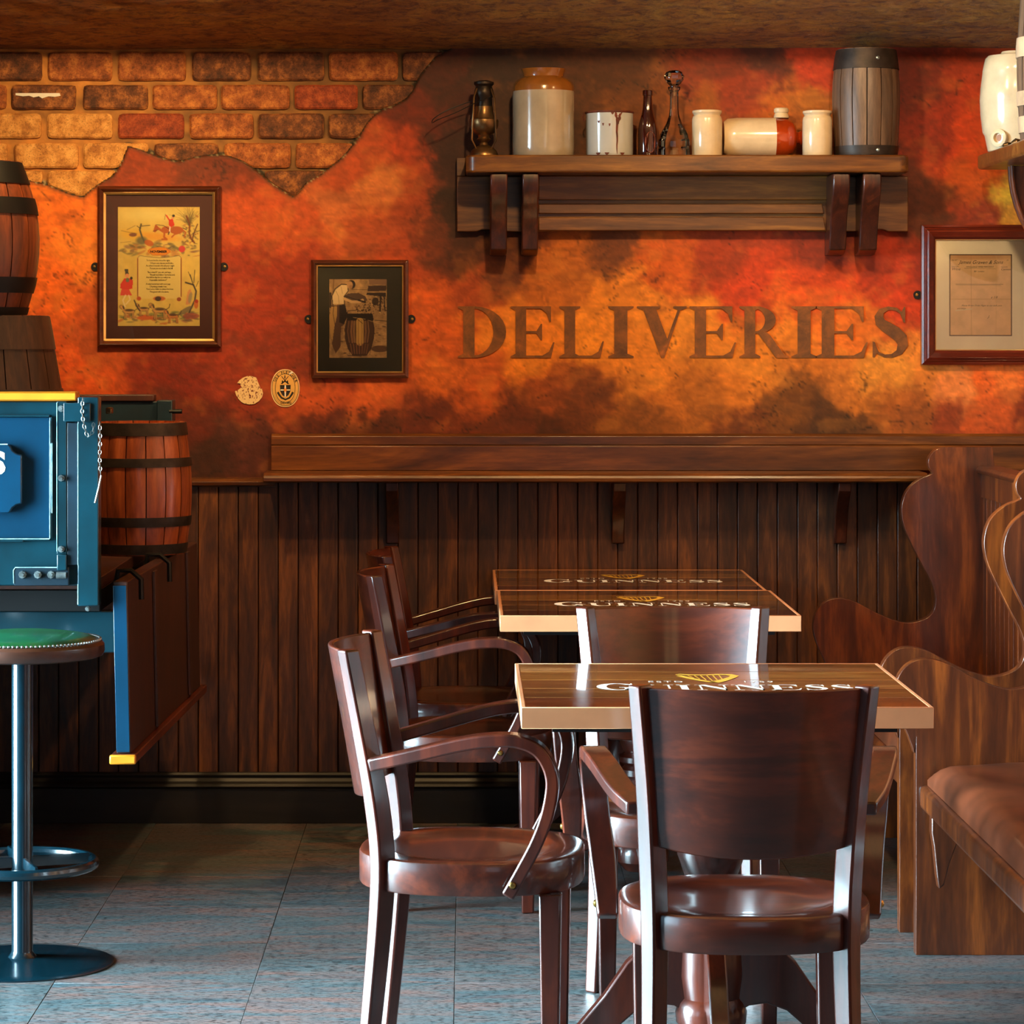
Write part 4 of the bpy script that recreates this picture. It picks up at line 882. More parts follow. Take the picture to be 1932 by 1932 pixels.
# huntsman, tree, hounds, foxes
cv.poly([(336, 990), (372, 990), (382, 1062), (340, 1062)], (70, 66, 58)); cv.ell(362, 1062, 22, 24, (222, 150, 106)); cv.poly([(290, 1150), (330, 1090), (395, 1090), (425, 1110), (420, 1200), (340, 1225), (285, 1195)], (208, 58, 44)); cv.poly([(300, 1210), (385, 1210), (415, 1275), (285, 1275)], (212, 76, 64)); cv.line([(345, 1275), (315, 1330), (340, 1400)], 16, (226, 206, 160)); cv.line([(380, 1275), (395, 1320), (350, 1370)], 14, (226, 206, 160)); cv.ell(408, 1088, 14, 16, K); cv.ell(366, 1108, 20, 24, (110, 120, 100))
cv.line([(1040, 1460), (1100, 1330), (1115, 1230), (1085, 1160), (1000, 1135)], 17, (70, 62, 54)); cv.line([(1085, 1170), (1050, 1050)], 8, K); cv.line([(1090, 1140), (1100, 1000)], 6, K); cv.line([(1060, 1090), (1030, 1020)], 5, K); cv.line([(1115, 1180), (1140, 1120)], 5, K)
cv.poly([(1000, 1380), (1020, 1240), (1050, 1200), (1075, 1260), (1050, 1370)], (206, 140, 96), .9); cv.ell(1050, 1300, 20, 60, (110, 140, 120), .5, 10); cv.ell(1115, 1370, 24, 50, (200, 110, 50)); cv.ell(1120, 1340, 20, 20, (170, 50, 30))
for i in range(90): cv.ell(rp.uniform(290, 1140), rp.gauss(1510, 28), rp.uniform(12, 50), rp.uniform(5, 16), rp.choice([(86, 104, 64), (70, 62, 56), (190, 90, 44), (150, 84, 92), (112, 112, 70)]), .55, rp.uniform(-25, 25), .7)
cv.ell(1060, 1500, 90, 34, (156, 72, 72), .7); cv.ell(1000, 1440, 90, 26, (100, 90, 80), .7, -30); cv.ell(560, 1520, 90, 24, (206, 100, 50), .9)
def hound(x, y, s, c=(204, 152, 88)):
    cv.ell(x, y, 76*s, 30*s, K, .75); cv.ell(x-82*s, y-50*s, 35*s, 25*s, K, .6, 35)
    for lx in (-48, -33, 42, 57): cv.line([(x+lx*s, y+10*s), (x+lx*s*1.1, y+88*s)], 17*s, K, .6)
    cv.ell(x, y, 70*s, 24*s, c); cv.ell(x-80*s, y-50*s, 30*s, 20*s, c, 1, 35); cv.line([(x-60*s, y-20*s), (x-75*s, y-40*s)], 24*s, c); cv.line([(x+65*s, y-8*s), (x+100*s, y-30*s), (x+108*s, y-66*s)], 6*s, K)
    for lx in (-45, -30, 45, 60): cv.line([(x+lx*s, y+10*s), (x+lx*s*1.1, y+85*s)], 11*s, c)
    cv.ell(x+5*s, y-12*s, 50*s, 12*s, (60, 46, 38), .8); cv.line([(x-70*s, y-60*s), (x-58*s, y-30*s)], 12*s, K)
HC = (196, 146, 84)
hound(715, 1440, 1.05); hound(540, 1425, .8); hound(380, 1450, .9); hound(860, 1500, .85, (206, 130, 70)); cv.line([(440, 1330), (470, 1400), (500, 1440)], 14, K, .8)
pic = cv.mesh('print', a-.001, b+.001, c-.001, d_+.001, YB-.0075, M['print'], t)
bm = B(); sc = (b-a)/900
def pp_(u, v): return a+(u-258)*sc, d_-(v-308)*sc
x, z = pp_(612, 812); add_text(bm, 'NOVEMBER', 36*sc, on_wall(x, YB-.0078, z), offset=.0004)
for v, u, s_ in ((905, 570, 'To hunt the fox, tis as the night,'), (935, 610, 'Where one dances and frolics,'), (963, 565, 'As others hounds who all your might'), (992, 608, 'Pursue you to a hole in the hill.'), (1035, 580, '"But what if I," you ask, perhaps,'), (1063, 605, '"Should not follow my horse and,'),
    (1091, 568, 'And all the day be my welcome'), (1120, 605, 'Impossible dedication?"'), (1164, 565, 'A wise huntsman with your pap'), (1193, 605, 'Of prizing a battle roar,'), (1220, 568, 'Your sure, make no place, the hour,'), (1250, 605, 'The good with the alone.')):
    x, z = pp_(u, v); add_text(bm, s_, 27*sc, on_wall(x, YB-.0078, z), spacing=.8)
obj('printed_verse', bm, M['black'], pic, 0, False)
# small framed photograph of a cooper
t, (a, b, c, d_), YB = picture('picture_frame', 'smaller framed sepia photograph of a man bending over a barrel', 588, 491, 771, 713, 12.5, FD, (622, 527, 730, 675), M['mat_green'],
    [(0, .45, .016, .022, FD, 'moulding'), (.45, .80, .022, .015, FD, 'moulding'), (.80, 1, .017, .013, G, 'gilt_inner_beading')])
cv = Canvas(420, 380, 1285, 1570, 128, 176, (206, 160, 104)); D = (34, 24, 18); Md = (104, 72, 46); Lt = (224, 182, 122); rp = random.Random(9)
cv.a *= (.62+.5*fbm(cv.x/60, cv.y/60, 8, 5))[..., None]
cv.ell(520, 420, 110, 60, (150, 116, 80), .6, 0, .8); cv.line([(490, 380), (470, 800)], 14, Md, .7); cv.line([(440, 600), (440, 800)], 34, D, .8); cv.line([(760, 540), (1010, 545)], 5, D, .8)
cv.poly([(1010, 390), (1285, 380), (1285, 470), (1020, 465)], (140, 104, 76)); cv.poly([(1005, 485), (1275, 475), (1270, 560), (990, 570)], (66, 46, 36)); cv.poly([(985, 590), (1270, 590), (1265, 650), (975, 620)], (48, 34, 26))
for i in range(130): cv.ell(rp.uniform(820, 1280), rp.uniform(650, 920), rp.uniform(5, 20), rp.uniform(4, 14), rp.choice([D, D, Lt, Md]), .75, rp.uniform(-60, 60), .5)
for i in range(70): cv.ell(rp.uniform(600, 1280), rp.uniform(1080, 1560), rp.uniform(8, 34), rp.uniform(4, 10), rp.choice([D, Md, Lt]), .5, rp.uniform(-10, 20), .6)
cv.ell(1110, 720, 50, 60, D, .8); cv.line([(1190, 640), (1180, 860)], 26, D, .9); cv.line([(1240, 640), (1255, 860)], 18, D, .8)
cv.line([(480, 770), (462, 640), (512, 530), (605, 460), (690, 465), (706, 560), (645, 640), (645, 765)], 12, D); cv.poly([(480, 760), (470, 640), (520, 540), (610, 470), (690, 470), (700, 560), (640, 640), (640, 760)], (236, 204, 150)); cv.line([(520, 560), (560, 640), (570, 750)], 5, Md, .7); cv.line([(600, 500), (620, 600)], 5, Md, .6); cv.ell(755, 465, 58, 66, D); cv.ell(730, 470, 45, 55, (196, 148, 100)); cv.ell(745, 500, 25, 30, (170, 124, 82))
cv.poly([(650, 640), (700, 600), (860, 590), (960, 640), (990, 700), (920, 740), (700, 740)], (90, 66, 50)); cv.line([(650, 680), (760, 725), (870, 725), (920, 700)], 42, (226, 182, 124)); cv.line([(640, 640), (700, 650), (850, 700)], 9, D); cv.line([(860, 700), (960, 730)], 24, D)
cv.poly([(455, 780), (600, 770), (660, 760), (690, 900), (650, 1060), (600, 1100), (590, 1400), (520, 1500), (470, 1390), (440, 1100), (430, 900)], (96, 66, 46)); cv.poly([(450, 800), (540, 790), (540, 930), (500, 1100), (470, 1330), (440, 1200), (425, 960)], (196, 150, 84)); cv.poly([(570, 770), (660, 765), (700, 940), (640, 1060), (570, 1030)], (40, 28, 22)); cv.line([(490, 800), (480, 900), (510, 1080)], 7, D, .8)
bar = [(700, 910), (680, 1000), (650, 1130), (655, 1270), (700, 1430), (770, 1530), (980, 1530), (1050, 1430), (1090, 1270), (1100, 1130), (1075, 1000), (1060, 910)]
cv.poly(bar, (74, 48, 32)); cv.poly([(690, 900), (1070, 900), (1085, 1000), (690, 1000)], D); cv.line([(780, 960), (960, 985)], 7, Lt); 
for x0_, w_, cc in ((760, 34, (164, 112, 70)), (880, 110, (226, 176, 92)), (800, 26, (190, 138, 84)), (960, 26, (170, 120, 76)), (1000, 18, (150, 104, 66)), (715, 20, (130, 88, 56))): cv.line([(x0_, 1020), (870+(x0_-870)*1.12, 1170), (870+(x0_-870)*.95, 1330)], w_, cc, .9)
for x0_ in range(740, 1040, 44): cv.line([(x0_, 1360), (870+(x0_-870)*.8, 1500)], 18, (150, 96, 62), .8)
for x0_ in range(700, 1080, 52): cv.line([(x0_, 1000), (870+(x0_-870)*1.15, 1170), (870+(x0_-870)*.8, 1520)], 5, D, .7)
cv.line([(690, 905), (700, 860), (830, 850)], 8, D); cv.line([(850, 990), (920, 1050)], 6, D); cv.line([(1000, 1000), (1285, 1090)], 5, Lt); cv.line([(1100, 1000), (1285, 1015)], 8, D); cv.ell(1180, 1430, 130, 50, (74, 48, 34), .8, 0); cv.line([(700, 1530), (900, 1540)], 14, D, .6)
cv.mesh('print', a-.001, b+.001, c-.001, d_+.001, YB-.0075, M['print'], t)
# framed invoice at the right edge
t, (a, b, c, d_), YB = picture('picture_frame', 'framed old invoice with cream mat in a ribbed mahogany frame, right edge', 1735, 425, 1961, 688, 28, FR, (1789, 480, 1907, 634), M['mat_cream'],
    [(0, .16, .026, .030, FR, 'moulding'), (.16, .32, .026, .034, FR, 'moulding'), (.32, .48, .030, .036, FR, 'moulding'), (.48, .82, .035, .024, FR, 'moulding'), (.82, .96, .022, .016, FR, 'moulding'), (.96, 1.02, .014, .013, G, 'gilt_inner_beading')])
cv = Canvas(575, 510, 1340, 1512, 130, 170, (238, 200, 148)); cv.a *= (.92+.16*fbm(cv.x/90, cv.y/90, 8, 5))[..., None]
cv.ell(900, 540, 400, 40, (186, 128, 76), .5, 0, .9); cv.line([(840, 520), (845, 1500)], 6, (184, 142, 96), .6); cv.line([(575, 1060), (1340, 1060)], 7, (184, 142, 96), .6); cv.line([(1150, 520), (1145, 1500)], 6, (220, 184, 132), .7)
for q in (((575, 514), (1340, 514)), ((575, 1508), (1340, 1508)), ((579, 510), (579, 1512)), ((1336, 510), (1336, 1512))): cv.line(list(q), 15, (60, 40, 20))
cv.line([(655, 875), (1230, 878)], 4, D, .55); cv.line([(655, 886), (1200, 892)], 4, D, .4); cv.line([(760, 682), (1140, 686)], 2.5, D, .5); cv.line([(655, 1200), (850, 1180)], 12, (236, 222, 180))
pic = cv.mesh('print', a, b, c, d_, YB-.0075, M['print'], t); sc = (b-a)/765; bm = B()
def qq(u, v): return a+(u-575)*sc, d_-(v-510)*sc
for u, v, s_, sz, shr in ((690, 628, 'James Graven & Sons', 62, .45), (780, 672, 'WHOLESALE WINE MERCHANT', 24, 0), (602, 706, 'Wine', 48, .3), (602, 668, 'TELEPHONE', 16, 0), (1205, 706, 'Carmon', 36, .2), (1205, 672, 'TELEGRAMS', 15, 0), (875, 728, 'Bill  London', 26, .2), (1080, 1048, 'a 1/6', 40, .5), (722, 1145, 'Please fill the Order Pages to our bulk post', 28, .5), (668, 1180, 'and oblige', 26, .5), (1045, 1285, 'J.', 44, .5), (600, 590, 'No 67', 26, .4), (1270, 592, '19', 22, .4)):
    x, z = qq(u, v); add_text(bm, s_, sz*sc, on_wall(x, YB-.0078, z), shear=shr)
obj('handwriting', bm, M['black'], pic, 0, False)
# ------------------------------------------------------------ stickers and scrap on the wall
def flat(bm, pts, y, x0=0, z0=0, s=1): bm.faces.new([bm.verts.new((x0+a*s, y, z0+b*s)) for a, b in pts])
kx = WY/F; ys_ = WY-.0160
def wp(cx, cy, u, v): return (X_(420+u/10.733, WY), Z_(680+v/10.733, WY))
cv = Canvas(240, 300, 840, 900, 120, 120, (0, 0, 0)); tor = [(300, 455), (345, 400), (420, 345), (500, 315), (580, 310), (690, 345), (715, 420), (750, 500), (775, 580), (800, 565), (822, 660), (805, 740), (740, 820), (650, 875), (560, 890), (450, 870), (400, 850), (330, 780), (280, 700), (255, 620), (285, 608), (320, 650), (310, 600), (390, 540), (365, 490), (380, 465)]
msk = inside(cv.x, cv.y, tor); cv.a[:] = (226, 192, 136); sp = fbm(cv.x/22, cv.y/34, 77, 4); cc = np.exp(-((cv.x-550)**2+(cv.y-580)**2)/60000)
cv.a[(sp > .70-.12*cc)] = (110, 44, 24)
v_ = cv.a/255; L_ = np.where(v_ <= .04045, v_/12.92, ((v_+.055)/1.055)**2.4); xx = X_(420+cv.x/10.733, WY); zz_ = Z_(680+cv.y/10.733, WY)
o = grid_mesh('torn_sticker', np.stack([xx, np.full_like(xx, ys_), zz_], -1), L_, M['print'], None, ~(msk[:-1, :-1])); tag(o, 'torn round cream sticker on the wall beside the oval badge sticker', 'sticker')
t = thing('oval_sticker', 'oval gold badge sticker with crest and black lettering, right of the torn sticker', 'sticker')
def oval(bm, rx, ry, y, n=48, cx=1275, cy=560):
    flat(bm, [wp(0, 0, cx+rx*math.copysign(abs(math.cos(2*PI*i/n))**.85, math.cos(2*PI*i/n)), cy+ry*math.sin(2*PI*i/n)) for i in range(n)], y)
M['bgold'] = plain('badge_gold', (222, 170, 88), .5); M['bcream'] = plain('badge_cream_edge', (240, 196, 140), .5); M['bwhite'] = M['white']; M['bblack'] = M['black']; M['bor'] = plain('badge_orange', (232, 140, 30), .5)
L = [(292, 382, 'bcream'), (272, 362, 'bblack'), (262, 352, 'bgold'), (206, 292, 'bblack'), (196, 282, 'bgold')]
for i, (rx, ry, mk) in enumerate(L):
    bm = B(); oval(bm, rx, ry, ys_-.0002*i); obj('badge_face' if i == 0 else 'printed_oval', bm, M[mk], t, 0, False)
bm = B(); yb = ys_-.0012
def bp(bm, pts, y): flat(bm, [wp(0, 0, u, v) for u, v in pts], y)
sh = [(1168, 495), (1385, 495), (1380, 620), (1340, 700), (1280, 745), (1215, 700), (1172, 620)]; bp(bm, sh, yb)
for q in stroke([(1200, 320, 6), (1330, 475, 9)])+stroke([(1340, 320, 6), (1210, 475, 9)])+stroke([(1190, 470, 9), (1270, 425, 10), (1350, 470, 9)])+stroke([(1268, 300, 8), (1268, 350, 12), (1268, 372, 5)])+stroke([(1215, 400, 3), (1222, 430, 18), (1226, 450, 18)])+stroke([(1325, 400, 3), (1318, 430, 18), (1314, 450, 18)])+stroke([(1125, 640, 22), (1150, 690, 20), (1200, 755, 18), (1280, 790, 17), (1360, 755, 18), (1405, 690, 20), (1432, 640, 22)]): bp(bm, q, yb-.0001)
s0_ = text_mesh
for s_, a0, a1 in (('USS FLETCHER', 152, 28), ):
    for i, ch in enumerate(s_):
        if ch == ' ': continue
        an = math.radians(a0+(a1-a0)*i/(len(s_)-1)); u = 1275+236*math.cos(an); v = 560-318*math.sin(an); x, z = wp(0, 0, u, v)
        add_text(bm, ch, 72/10.733*kx, on_wall(x, yb, z) @ Matrix.Rotation(an-PI/2, 4, 'Z') @ Matrix.Translation((-.0020, -.003, 0)), offset=.0003)
x, z = wp(0, 0, 1180, 882); add_text(bm, 'DD-992', 66/10.733*kx, on_wall(x, yb, z), offset=.0003)
o = obj('badge_print', bm, M['black'], t, 0, False)
bm = B(); bp(bm, [(1180, 585), (1375, 585), (1375, 608), (1180, 608)], yb-.0003); bp(bm, [(1262, 500), (1290, 500), (1290, 735), (1262, 735)], yb-.0003); bp(bm, [(1350, 262), (1415, 215), (1440, 250), (1360, 285)], yb-.0003); obj('badge_white_cross', bm, M['white'], t, 0, False)
bm = B(); bp(bm, [(1276+(44 if i % 2 == 0 else 22)*math.cos(i*PI/6), 597+(60 if i % 2 == 0 else 26)*math.sin(i*PI/6)) for i in range(12)], yb-.0005); obj('badge_star', bm, M['bor'], t, 0, False)
bm = B(); pts = [(30, 176), (113, 176), (115, 181), (104, 183), (92, 182), (80, 186), (74, 182), (64, 184), (56, 181), (44, 182), (30, 180)]; flat(bm, [(X_(u, WY), Z_(v, WY)) for u, v in pts], WY-.0068)
o = obj('tape_scrap', bm, M['white'], None, 0, False); tag(o, 'torn white strip of tape stuck on a brick at the upper left', 'tape')
# ------------------------------------------------------------ settle benches on the right
OP = [(1.600, 0), (1.600, .5)]+[((px-880)/646, H-(py-640)/646) for px, py in [(1872, 880), (1868, 842), (1775, 843), (1760, 848), (1750, 860), (1747, 872), (1750, 884), (1755, 891), (1750, 895), (1732, 902), (1713, 917), (1702, 935), (1697, 960), (1701, 988), (1713, 1018), (1735, 1062), (1753, 1096), (1761, 1122), (1759, 1146), (1747, 1162), (1724, 1171), (1700, 1172), (1670, 1163), (1640, 1149), (1612, 1134), (1588, 1127), (1565, 1128), (1547, 1139), (1535, 1158), (1531, 1183), (1538, 1212), (1552, 1243), (1561, 1270)]]+[(1.058, .5), (1.058, 0)]
_c = smooth_path([(x, 0, z) for x, z in OP[4:-2]], 3); OPs = OP[:4]+[(p.x, p.z) for p in _c]+[(1.058, .5), (1.058, 0)]
def settle(label, ends, y0, y1, slats):
    t = thing('settle_bench', label, 'bench', (0, 0, 0), 0, 'curved-end settle benches')
    for y in ends:
        bm = B(); prism(bm, OPs, y-.019, y+.019, 'y'); obj('end_panel', bm, M['pew'], t, .007, True, 3)
    bm = B(); box(bm, 1.066, 1.56, y0, y1, .345, .402); obj('seat', bm, M['pew'], t, .012, True, 3)
    bm = B(); nyy, nxx = 44, 20; secs = []
    for i in range(nyy+1):
        v = (1-math.cos(PI*i/nyy))/2; y = y0+.02+(y1-y0-.04)*v; e = min(1, math.sqrt(max(0, 1-(1-min(v, 1-v)/.05)**2)) if min(v, 1-v) < .05 else 1); rg = []
        for q in range(nxx+1):
            u = (1-math.cos(PI*q/nxx))/2; x = 1.082+.42*u; e2 = math.sqrt(max(0, 1-(1-min(u, 1-u)/.14)**2)) if min(u, 1-u) < .14 else 1
            rg.append(Vector((x, y, .404+.012+(.052*e*e2)+.004*math.sin(u*9+v*23)*e*e2)))
        rg += [Vector((1.502, y, .403)), Vector((1.082, y, .403))]; secs.append(rg)
    obj('cushion', sweep(bm, secs), M['brownleather'], t)
    bm = B(); prism(bm, [(1.485, 1.060), (1.480, 1.070), (1.488, 1.082), (1.55, 1.082), (1.56, 1.060)], y0, y1, 'y'); obj('top_rail', bm, M['pew'], t, .003)
    bm = B(); box(bm, 1.496, 1.56, y0, y1, .99, 1.059); obj('top_board', bm, M['pew'], t, .002)
    bm = B(); box(bm, 1.512, 1.56, y0, y1, .403, .99); obj('back_board', bm, M['pew'], t)
    if slats:
        pt = .0708; n = int((y1-y0)/pt); bm = B(); prism(bm, [(1.512, -pt/2+.003), (1.503, -pt/2+.003), (1.5, -pt/2+.007), (1.5, pt/2-.007), (1.503, pt/2-.003), (1.512, pt/2-.003)], .404, .99, 'z')
        s0 = obj('slat', bm, M['pew'], t); s0.location = (0, y1-pt/2, 0)
        for i in range(1, n): o = s0.copy(); COL.objects.link(o); o.parent = t; o.location = (0, y1-pt*(i+.5), 0)
    for y in (y1-.05, (y0+y1)/2):
        bm = B(); prism(bm, [(1.083, .345), (1.083, .30), (1.088, .27), (1.095, .20), (1.10, .17), (1.112, .18), (1.125, .23), (1.14, .27), (1.17, .345)], y-.03, y+.01, 'y'); obj('seat_bracket', bm, M['pew'], t, .003)
    return t
settle('far settle bench with curved end panels and slatted back, against the back wall', (8.80, 7.40), 7.42, 8.78, True)
settle('near settle bench with brown leather cushion, at the right edge', (7.13, 4.55), 4.57, 7.11, False)
# ------------------------------------------------------------ bar stool
t = thing('bar_stool', 'round bar stool with green studded leather seat and teal metal column', 'stool', (-1.032, 7.02, 0))
bm = B(); lathe(bm, [(0, .016), (.03, .016), (.06, .0145), (.18, .0075), (.208, .005), (.213, .003), (.213, 0), (0, 0)], 64); obj('base_plate', bm, M['teal_iron'], t)
bm = B(); lathe(bm, [(.034, .015), (.027, .024), (.0245, .030), (.0245, .70), (.03, .705), (.12, .708), (.12, .712), (0, .712)], 32); obj('column', bm, M['teal_iron'], t)
bm = B(); tube(bm, [(.166*math.cos(2*PI*i/48), .166*math.sin(2*PI*i/48), .232) for i in range(48)], .0125, 10, True); obj('foot_ring', bm, M['teal_iron'], t)
for q in range(4):
    a = math.radians(20+q*90); bm = B(); box(bm, .022, .158, -.003, .003, .224, .248); bm.transform(Matrix.Rotation(a, 4, 'Z')); obj('ring_spoke', bm, M['teal_iron'], t)
bm = B(); lathe(bm, [(0, .712), (.175, .712), (.186, .716), (.191, .726), (.190, .742), (.184, .749), (.176, .751), (0, .751)], 64); obj('seat_rim', bm, M['rim'], t)
bm = B(); lathe(bm, [(.178, .749), (.172, .755), (.15, .762), (.10, .769), (.04, .772), (0, .7725)], 64); pad = obj('seat_pad', bm, M['green'], t)
bm = B()
for i in range(110):
    a = 2*PI*i/110; bmesh.ops.create_icosphere(bm, subdivisions=1, radius=.0042, matrix=Matrix.Translation((.1795*math.cos(a), .1795*math.sin(a), .7525)))
o = obj('stud_row', bm, M['chrome'], pad); o['kind'] = 'stuff'; o['label'] = 'row of bright upholstery studs round the pad'
# ------------------------------------------------------------ wagon bar on the left
t = thing('blue_wagon', 'blue painted wooden wagon with panelled side, open tailgate and orange capping', 'wagon')
D0 = 7.40; sc = D0/F
def wx(px, d=D0): return X_(px, d)
def wz(py, d=D0): return Z_(py, d)
XL = -2.55
bm = B(); box(bm, XL, wx(146), D0+.012, D0+.05, wz(1106), wz(757)); side = obj('side_board', bm, M['blue'], t, .003)
# framed field and raised plaque
bm = B(); zz1, zz0 = wz(787), wz(1016); f = wx(93)
box(bm, -1.85, f, D0+.0095, D0+.0125, zz0, zz1); obj('field_panel', bm, M['blue_bright'], side, .002)
bm = B(); e = .006
for q in ((f, f+e, zz0, zz1), (-1.85, f, zz0-e, zz0), (-1.85, f, zz1, zz1+e)): box(bm, q[0], q[1], D0+.002, D0+.0125, q[2], q[3])
box(bm, wx(95), wx(98.5), D0+.0005, D0+.0125, wz(968), wz(836)); box(bm, -1.4, wx(44), D0+.0005, D0+.0125, wz(1023), wz(1019)); obj('field_moulding', bm, M['blue'], side, .0015)
a_, b_ = wx(42), wx(20); z1_, z2_, z3_, z4_ = wz(968), wz(950), wz(858), wz(838); arc = []
pts = [(a_, z2_), (a_, z3_)]+[(a_-.028*math.sin(q)*1.0, z4_-(z4_-z3_)*math.cos(q)*1.0+0) for q in (.5, 1.0, 1.4)]+[(b_-.004, z4_), (-1.5, z4_), (-1.5, z1_), (b_-.004, z1_)]+[(a_-.028*math.sin(q), z1_+(z2_-z1_)*math.cos(q)) for q in (1.4, 1.0, .5)]
bm = B(); prism(bm, pts, D0-.010, D0+.010, 'y'); plq = obj('name_plaque', bm, M['blue_bright'], side, .003)
bm = B(); add_text(bm, 'S', 56*sc, on_wall(wx(-15), D0-.0106, wz(892)), offset=.0035); obj('lettering', bm, M['white'], plq, 0, False)
bm = B(); box(bm, XL, wx(145), D0-.006, D0+.056, wz(757)+.0005, wz(739)); obj('capping', bm, M['orange'], t, .004)
bm = B(); box(bm, wx(147), wx(187), D0-.008, D0+.045, wz(1143), wz(749)); obj('corner_post', bm, M['blue'], t, .003)
bm = B(); box(bm, wx(151.5), wx(155), D0-.010, D0-.0075, wz(1065), wz(798)); 
bm.free()
bm = B(); box(bm, wx(127), wx(147), D0+.001, D0+.0125, wz(1066), wz(798)); obj('edge_strip', bm, M['blue_dark'], t, .001)
bm = B(); box(bm, wx(121), wx(172), D0-.014, D0-.0085, wz(795), wz(760)); obj('corner_bracket', bm, M['blue'], t, .002)
bm = B(); box(bm, wx(107), wx(126), D0+.000, D0+.0115, wz(1046), wz(757)); box(bm, wx(108), wx(126), D0-.006, D0+.0115, wz(1076), wz(1046)); st = obj('strap_iron', bm, M['blue'], t, .002)
bm = B(); lathe(bm, [(0, 0), (.0085, 0), (.0085, .024), (0, .024)], 14, wx(107), D0-.008, wz(1085), 'x'); obj('strap_eye', bm, M['steel'], st)
bm = B(); prism(bm, [(wx(130), wz(1105)), (wx(28), wz(1105)), (wx(25), wz(1101)), (wx(25), wz(1074)), (wx(29), wz(1070)), (wx(130), wz(1070))], D0-.002, D0+.0115, 'y'); hp = obj('hinge_plate', bm, M['blue_dark'], t, .002)
def bolt(par, px, py, y, s=1):
    bm = B(); lathe(bm, [(0, .012), (.004, .012), (.0045, .006), (.0075, .006), (.0085, .004), (.0085, 0), (0, 0)], 8); bm.transform(Matrix.Translation((wx(px), y, wz(py))) @ Matrix.Rotation(PI/2, 4, 'X') @ Matrix.Scale(s, 4)); obj('bolt', bm, M['steel'], par)
for y in (771, 902, 1036): bolt(st, 116, y, D0)
for x in (43, 72, 97): bolt(hp, x, 1084, D0-.002, 1.15)
bolt(t, 165, 1149, D0+.01, .8)
# chains
def chain(name, pts):
    sp = smooth_path(pts, 16); L = [0]
    for a, b in zip(sp, sp[1:]): L.append(L[-1]+(b-a).length)
    tot = L[-1]; n = int(tot/.0095); bm = B()
    for i in range(n):
        s_ = (i+.5)*tot/n; j = max(q for q in range(len(L)) if L[q] <= s_); j = min(j, len(sp)-2); fr = (s_-L[j])/(L[j+1]-L[j]+1e-9)
        p = sp[j].lerp(sp[j+1], fr); tg = (sp[j+1]-sp[j]).normalized(); u = tg.cross(Vector((0, 1, 0))).normalized(); v = tg.cross(u)
        w_ = (u if i % 2 else v)
        tube(bm, [p+tg*.0066*math.cos(2*PI*q/8)+w_*.0036*math.sin(2*PI*q/8) for q in range(8)], .0009, 5, True)
    o = obj(name, bm, M['chrome'], t); o['label'] = 'bright steel chain'; return o
ch = lambda px, py, y=D0-.018: Vector((wx(px), y, wz(py)))
chain('chain', [ch(158, 750), ch(157, 775), ch(160, 800), ch(165, 818), ch(171, 822), ch(177, 812), ch(178, 798)])
chain('chain', [ch(190, 795), ch(191, 830), ch(190, 865), ch(192, 895)])
bm = B(); tube(bm, [ch(193, 896), ch(188, 920), ch(181, 948)], .0028, 8); obj('locking_pin', bm, M['chrome'], t)
# wagon bed, chassis, far side
bm = B(); box(bm, XL, X_(236, 8.0)+.0, D0+.06, 8.86, BED-.03, BED)
obj('bed', bm, M['maroon'], t, .002)
bm = B(); box(bm, XL, -.905, D0+.06, 8.9, BED-.085, BED-.031); obj('bed_frame', bm, M['iron_black'], t, .002)
bm = B(); box(bm, XL, -.86, D0+.10, D0+.14, wz(1232, 7.5), BED-.087); obj('chassis_beam', bm, M['blue'], t, .003)
bm = B(); box(bm, XL, -.90, 8.87, 8.92, BED-.02, Z_(757, 8.9)); obj('far_side_board', bm, M['blue_dark'], t, .003)
bm = B(); box(bm, XL, X_(293, 8.9), 8.86, 8.93, Z_(757, 8.9)+.0005, Z_(744, 8.9)); obj('capping', bm, M['maroon'], t, .003)
bm = B(); box(bm, X_(297, 8.86), X_(326, 8.86), 8.845, 8.94, BED-.05, Z_(755, 8.86)); obj('corner_post', bm, M['blue_dark'], t, .003)
bm = B(); tube(bm, [(X_(320, 8.86), 8.85, Z_(776, 8.86)), (X_(344, 8.86), 8.85, Z_(776, 8.86))], .007, 10); obj('locking_bolt', bm, M['iron_black'], t)
bm = B(); box(bm, wx(187)+.01, wx(206), D0+.05, D0+.09, wz(782), wz(770)); obj('latch_stub', bm, M['pewter'], t, .003)
# hanging tailgate (far edge drifts to the right)
def tg_x(d): return -.862+(d-7.42)*.030
bm = B(); A0, A1 = 7.42, 8.86; secs = []
for y in (A0, A1):
    x = tg_x(y); secs.append([Vector((x-.006, y, .855)), Vector((x+.029, y, .855)), Vector((x+.038, y, .432)), Vector((x+.003, y, .432))])
tg = obj('tailgate', sweep(B(), secs), M['maroon'], t, .003)
secs = []
for y in (A0-.004, A0-.0002):
    x = tg_x(y); secs.append([Vector((x-.006, y, .845)), Vector((x+.027, y, .845)), Vector((x+.036, y, .436)), Vector((x+.003, y, .436))])
obj('tailgate_edge', sweep(B(), secs), M['blue_bright'], tg, .001)
for y in (7.9, 8.6):
    bm = B(); x = tg_x(y); sweep(bm, [[Vector((x+.029+.009*q, y-.03, z)), Vector((x+.036+.009*q, y-.03, z)), Vector((x+.036+.009*q, y+.03, z)), Vector((x+.029+.009*q, y+.03, z))] for z, q in ((.845, 0), (.44, 1))]); obj('batten', bm, M['maroon'], tg, .001)
bm = B(); secs = []
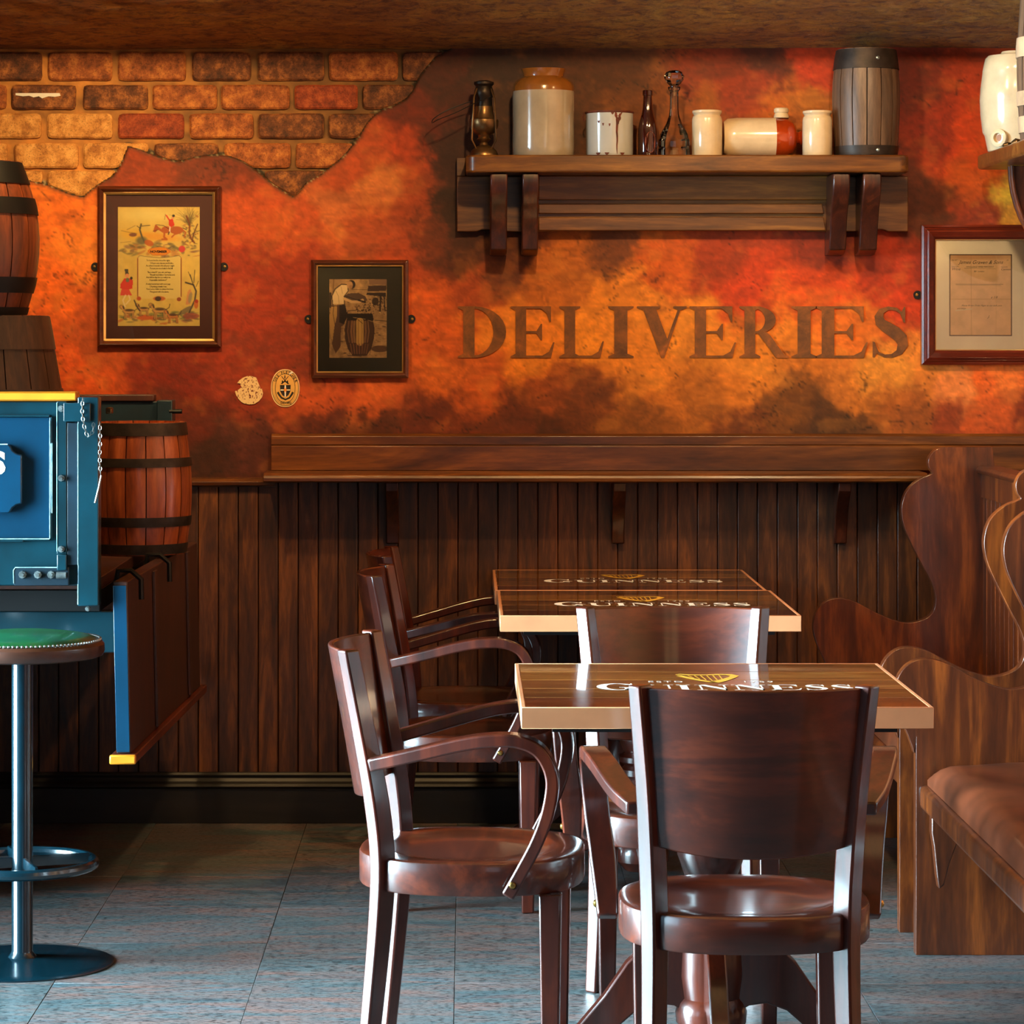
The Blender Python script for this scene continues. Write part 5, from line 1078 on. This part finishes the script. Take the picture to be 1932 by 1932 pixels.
for y in (A0-.012, A1+.05): x = tg_x(y); secs.append([Vector((x-.010, y, .409)), Vector((x+.052, y, .409)), Vector((x+.052, y, .4315)), Vector((x-.010, y, .4315))])
obj('tailgate_capping', sweep(bm, secs), M['maroon_red'], tg, .003)
x = tg_x(A0); bm = B(); box(bm, x-.012, x+.053, A0-.028, A0-.0125, .409, .432); o = obj('capping_end', bm, M['orange'], tg, .004); o['label'] = 'orange painted end of the tailgate capping'
for y in (7.55, 8.1):
    bm = B(); x = tg_x(y); tube(bm, [(x-.02, y, .83), (x-.012, y, .872), (x+.02, y, .872), (x+.045, y, .85), (x+.046, y, .80)], .007, 8); obj('hinge', bm, M['iron_black'], tg)
# axle stand carrying the wagon, out of sight to the left
bm = B(); box(bm, -2.5, -2.35, 7.55, 8.8, 0, BED-.087); box(bm, -1.75, -1.63, 7.62, 8.75, .0, BED-.087); obj('support_trestle', bm, M['blue_dark'], t, .004)

# edge highlights painted as thin pale strips on the blue paint
def add_highlight(par, pts):
    bm = B(); tube(bm, pts, .0013, 5); obj('painted_highlight', bm, M['painted_highlight'], par)
yq = D0
add_highlight(side, [(f+.001, D0+.002, zz0), (f+.001, D0+.002, zz1-.01)]); add_highlight(side, [(-1.5, D0+.002, zz0-.001), (f, D0+.002, zz0-.001)]); add_highlight(side, [(wx(98), D0+.0005, wz(968)), (wx(98), D0+.0005, wz(836))])
add_highlight(plq, [(-1.4, D0-.0105, z4_), (b_-.006, D0-.0105, z4_)])
add_highlight(t, [(wx(147)+.001, D0-.0075, wz(1140)), (wx(147)+.001, D0-.0075, wz(1102))]); add_highlight(t, [(wx(147)+.001, D0-.0075, wz(1066)), (wx(147)+.001, D0-.0075, wz(798))]); add_highlight(st, [(wx(107)+.0005, D0, wz(1040)), (wx(107)+.0005, D0, wz(760))])
add_highlight(hp, [(wx(26), D0-.002, wz(1100)), (wx(25.5), D0-.002, wz(1076)), (wx(29), D0-.002, wz(1070.5)), (wx(122), D0-.002, wz(1070.5))])
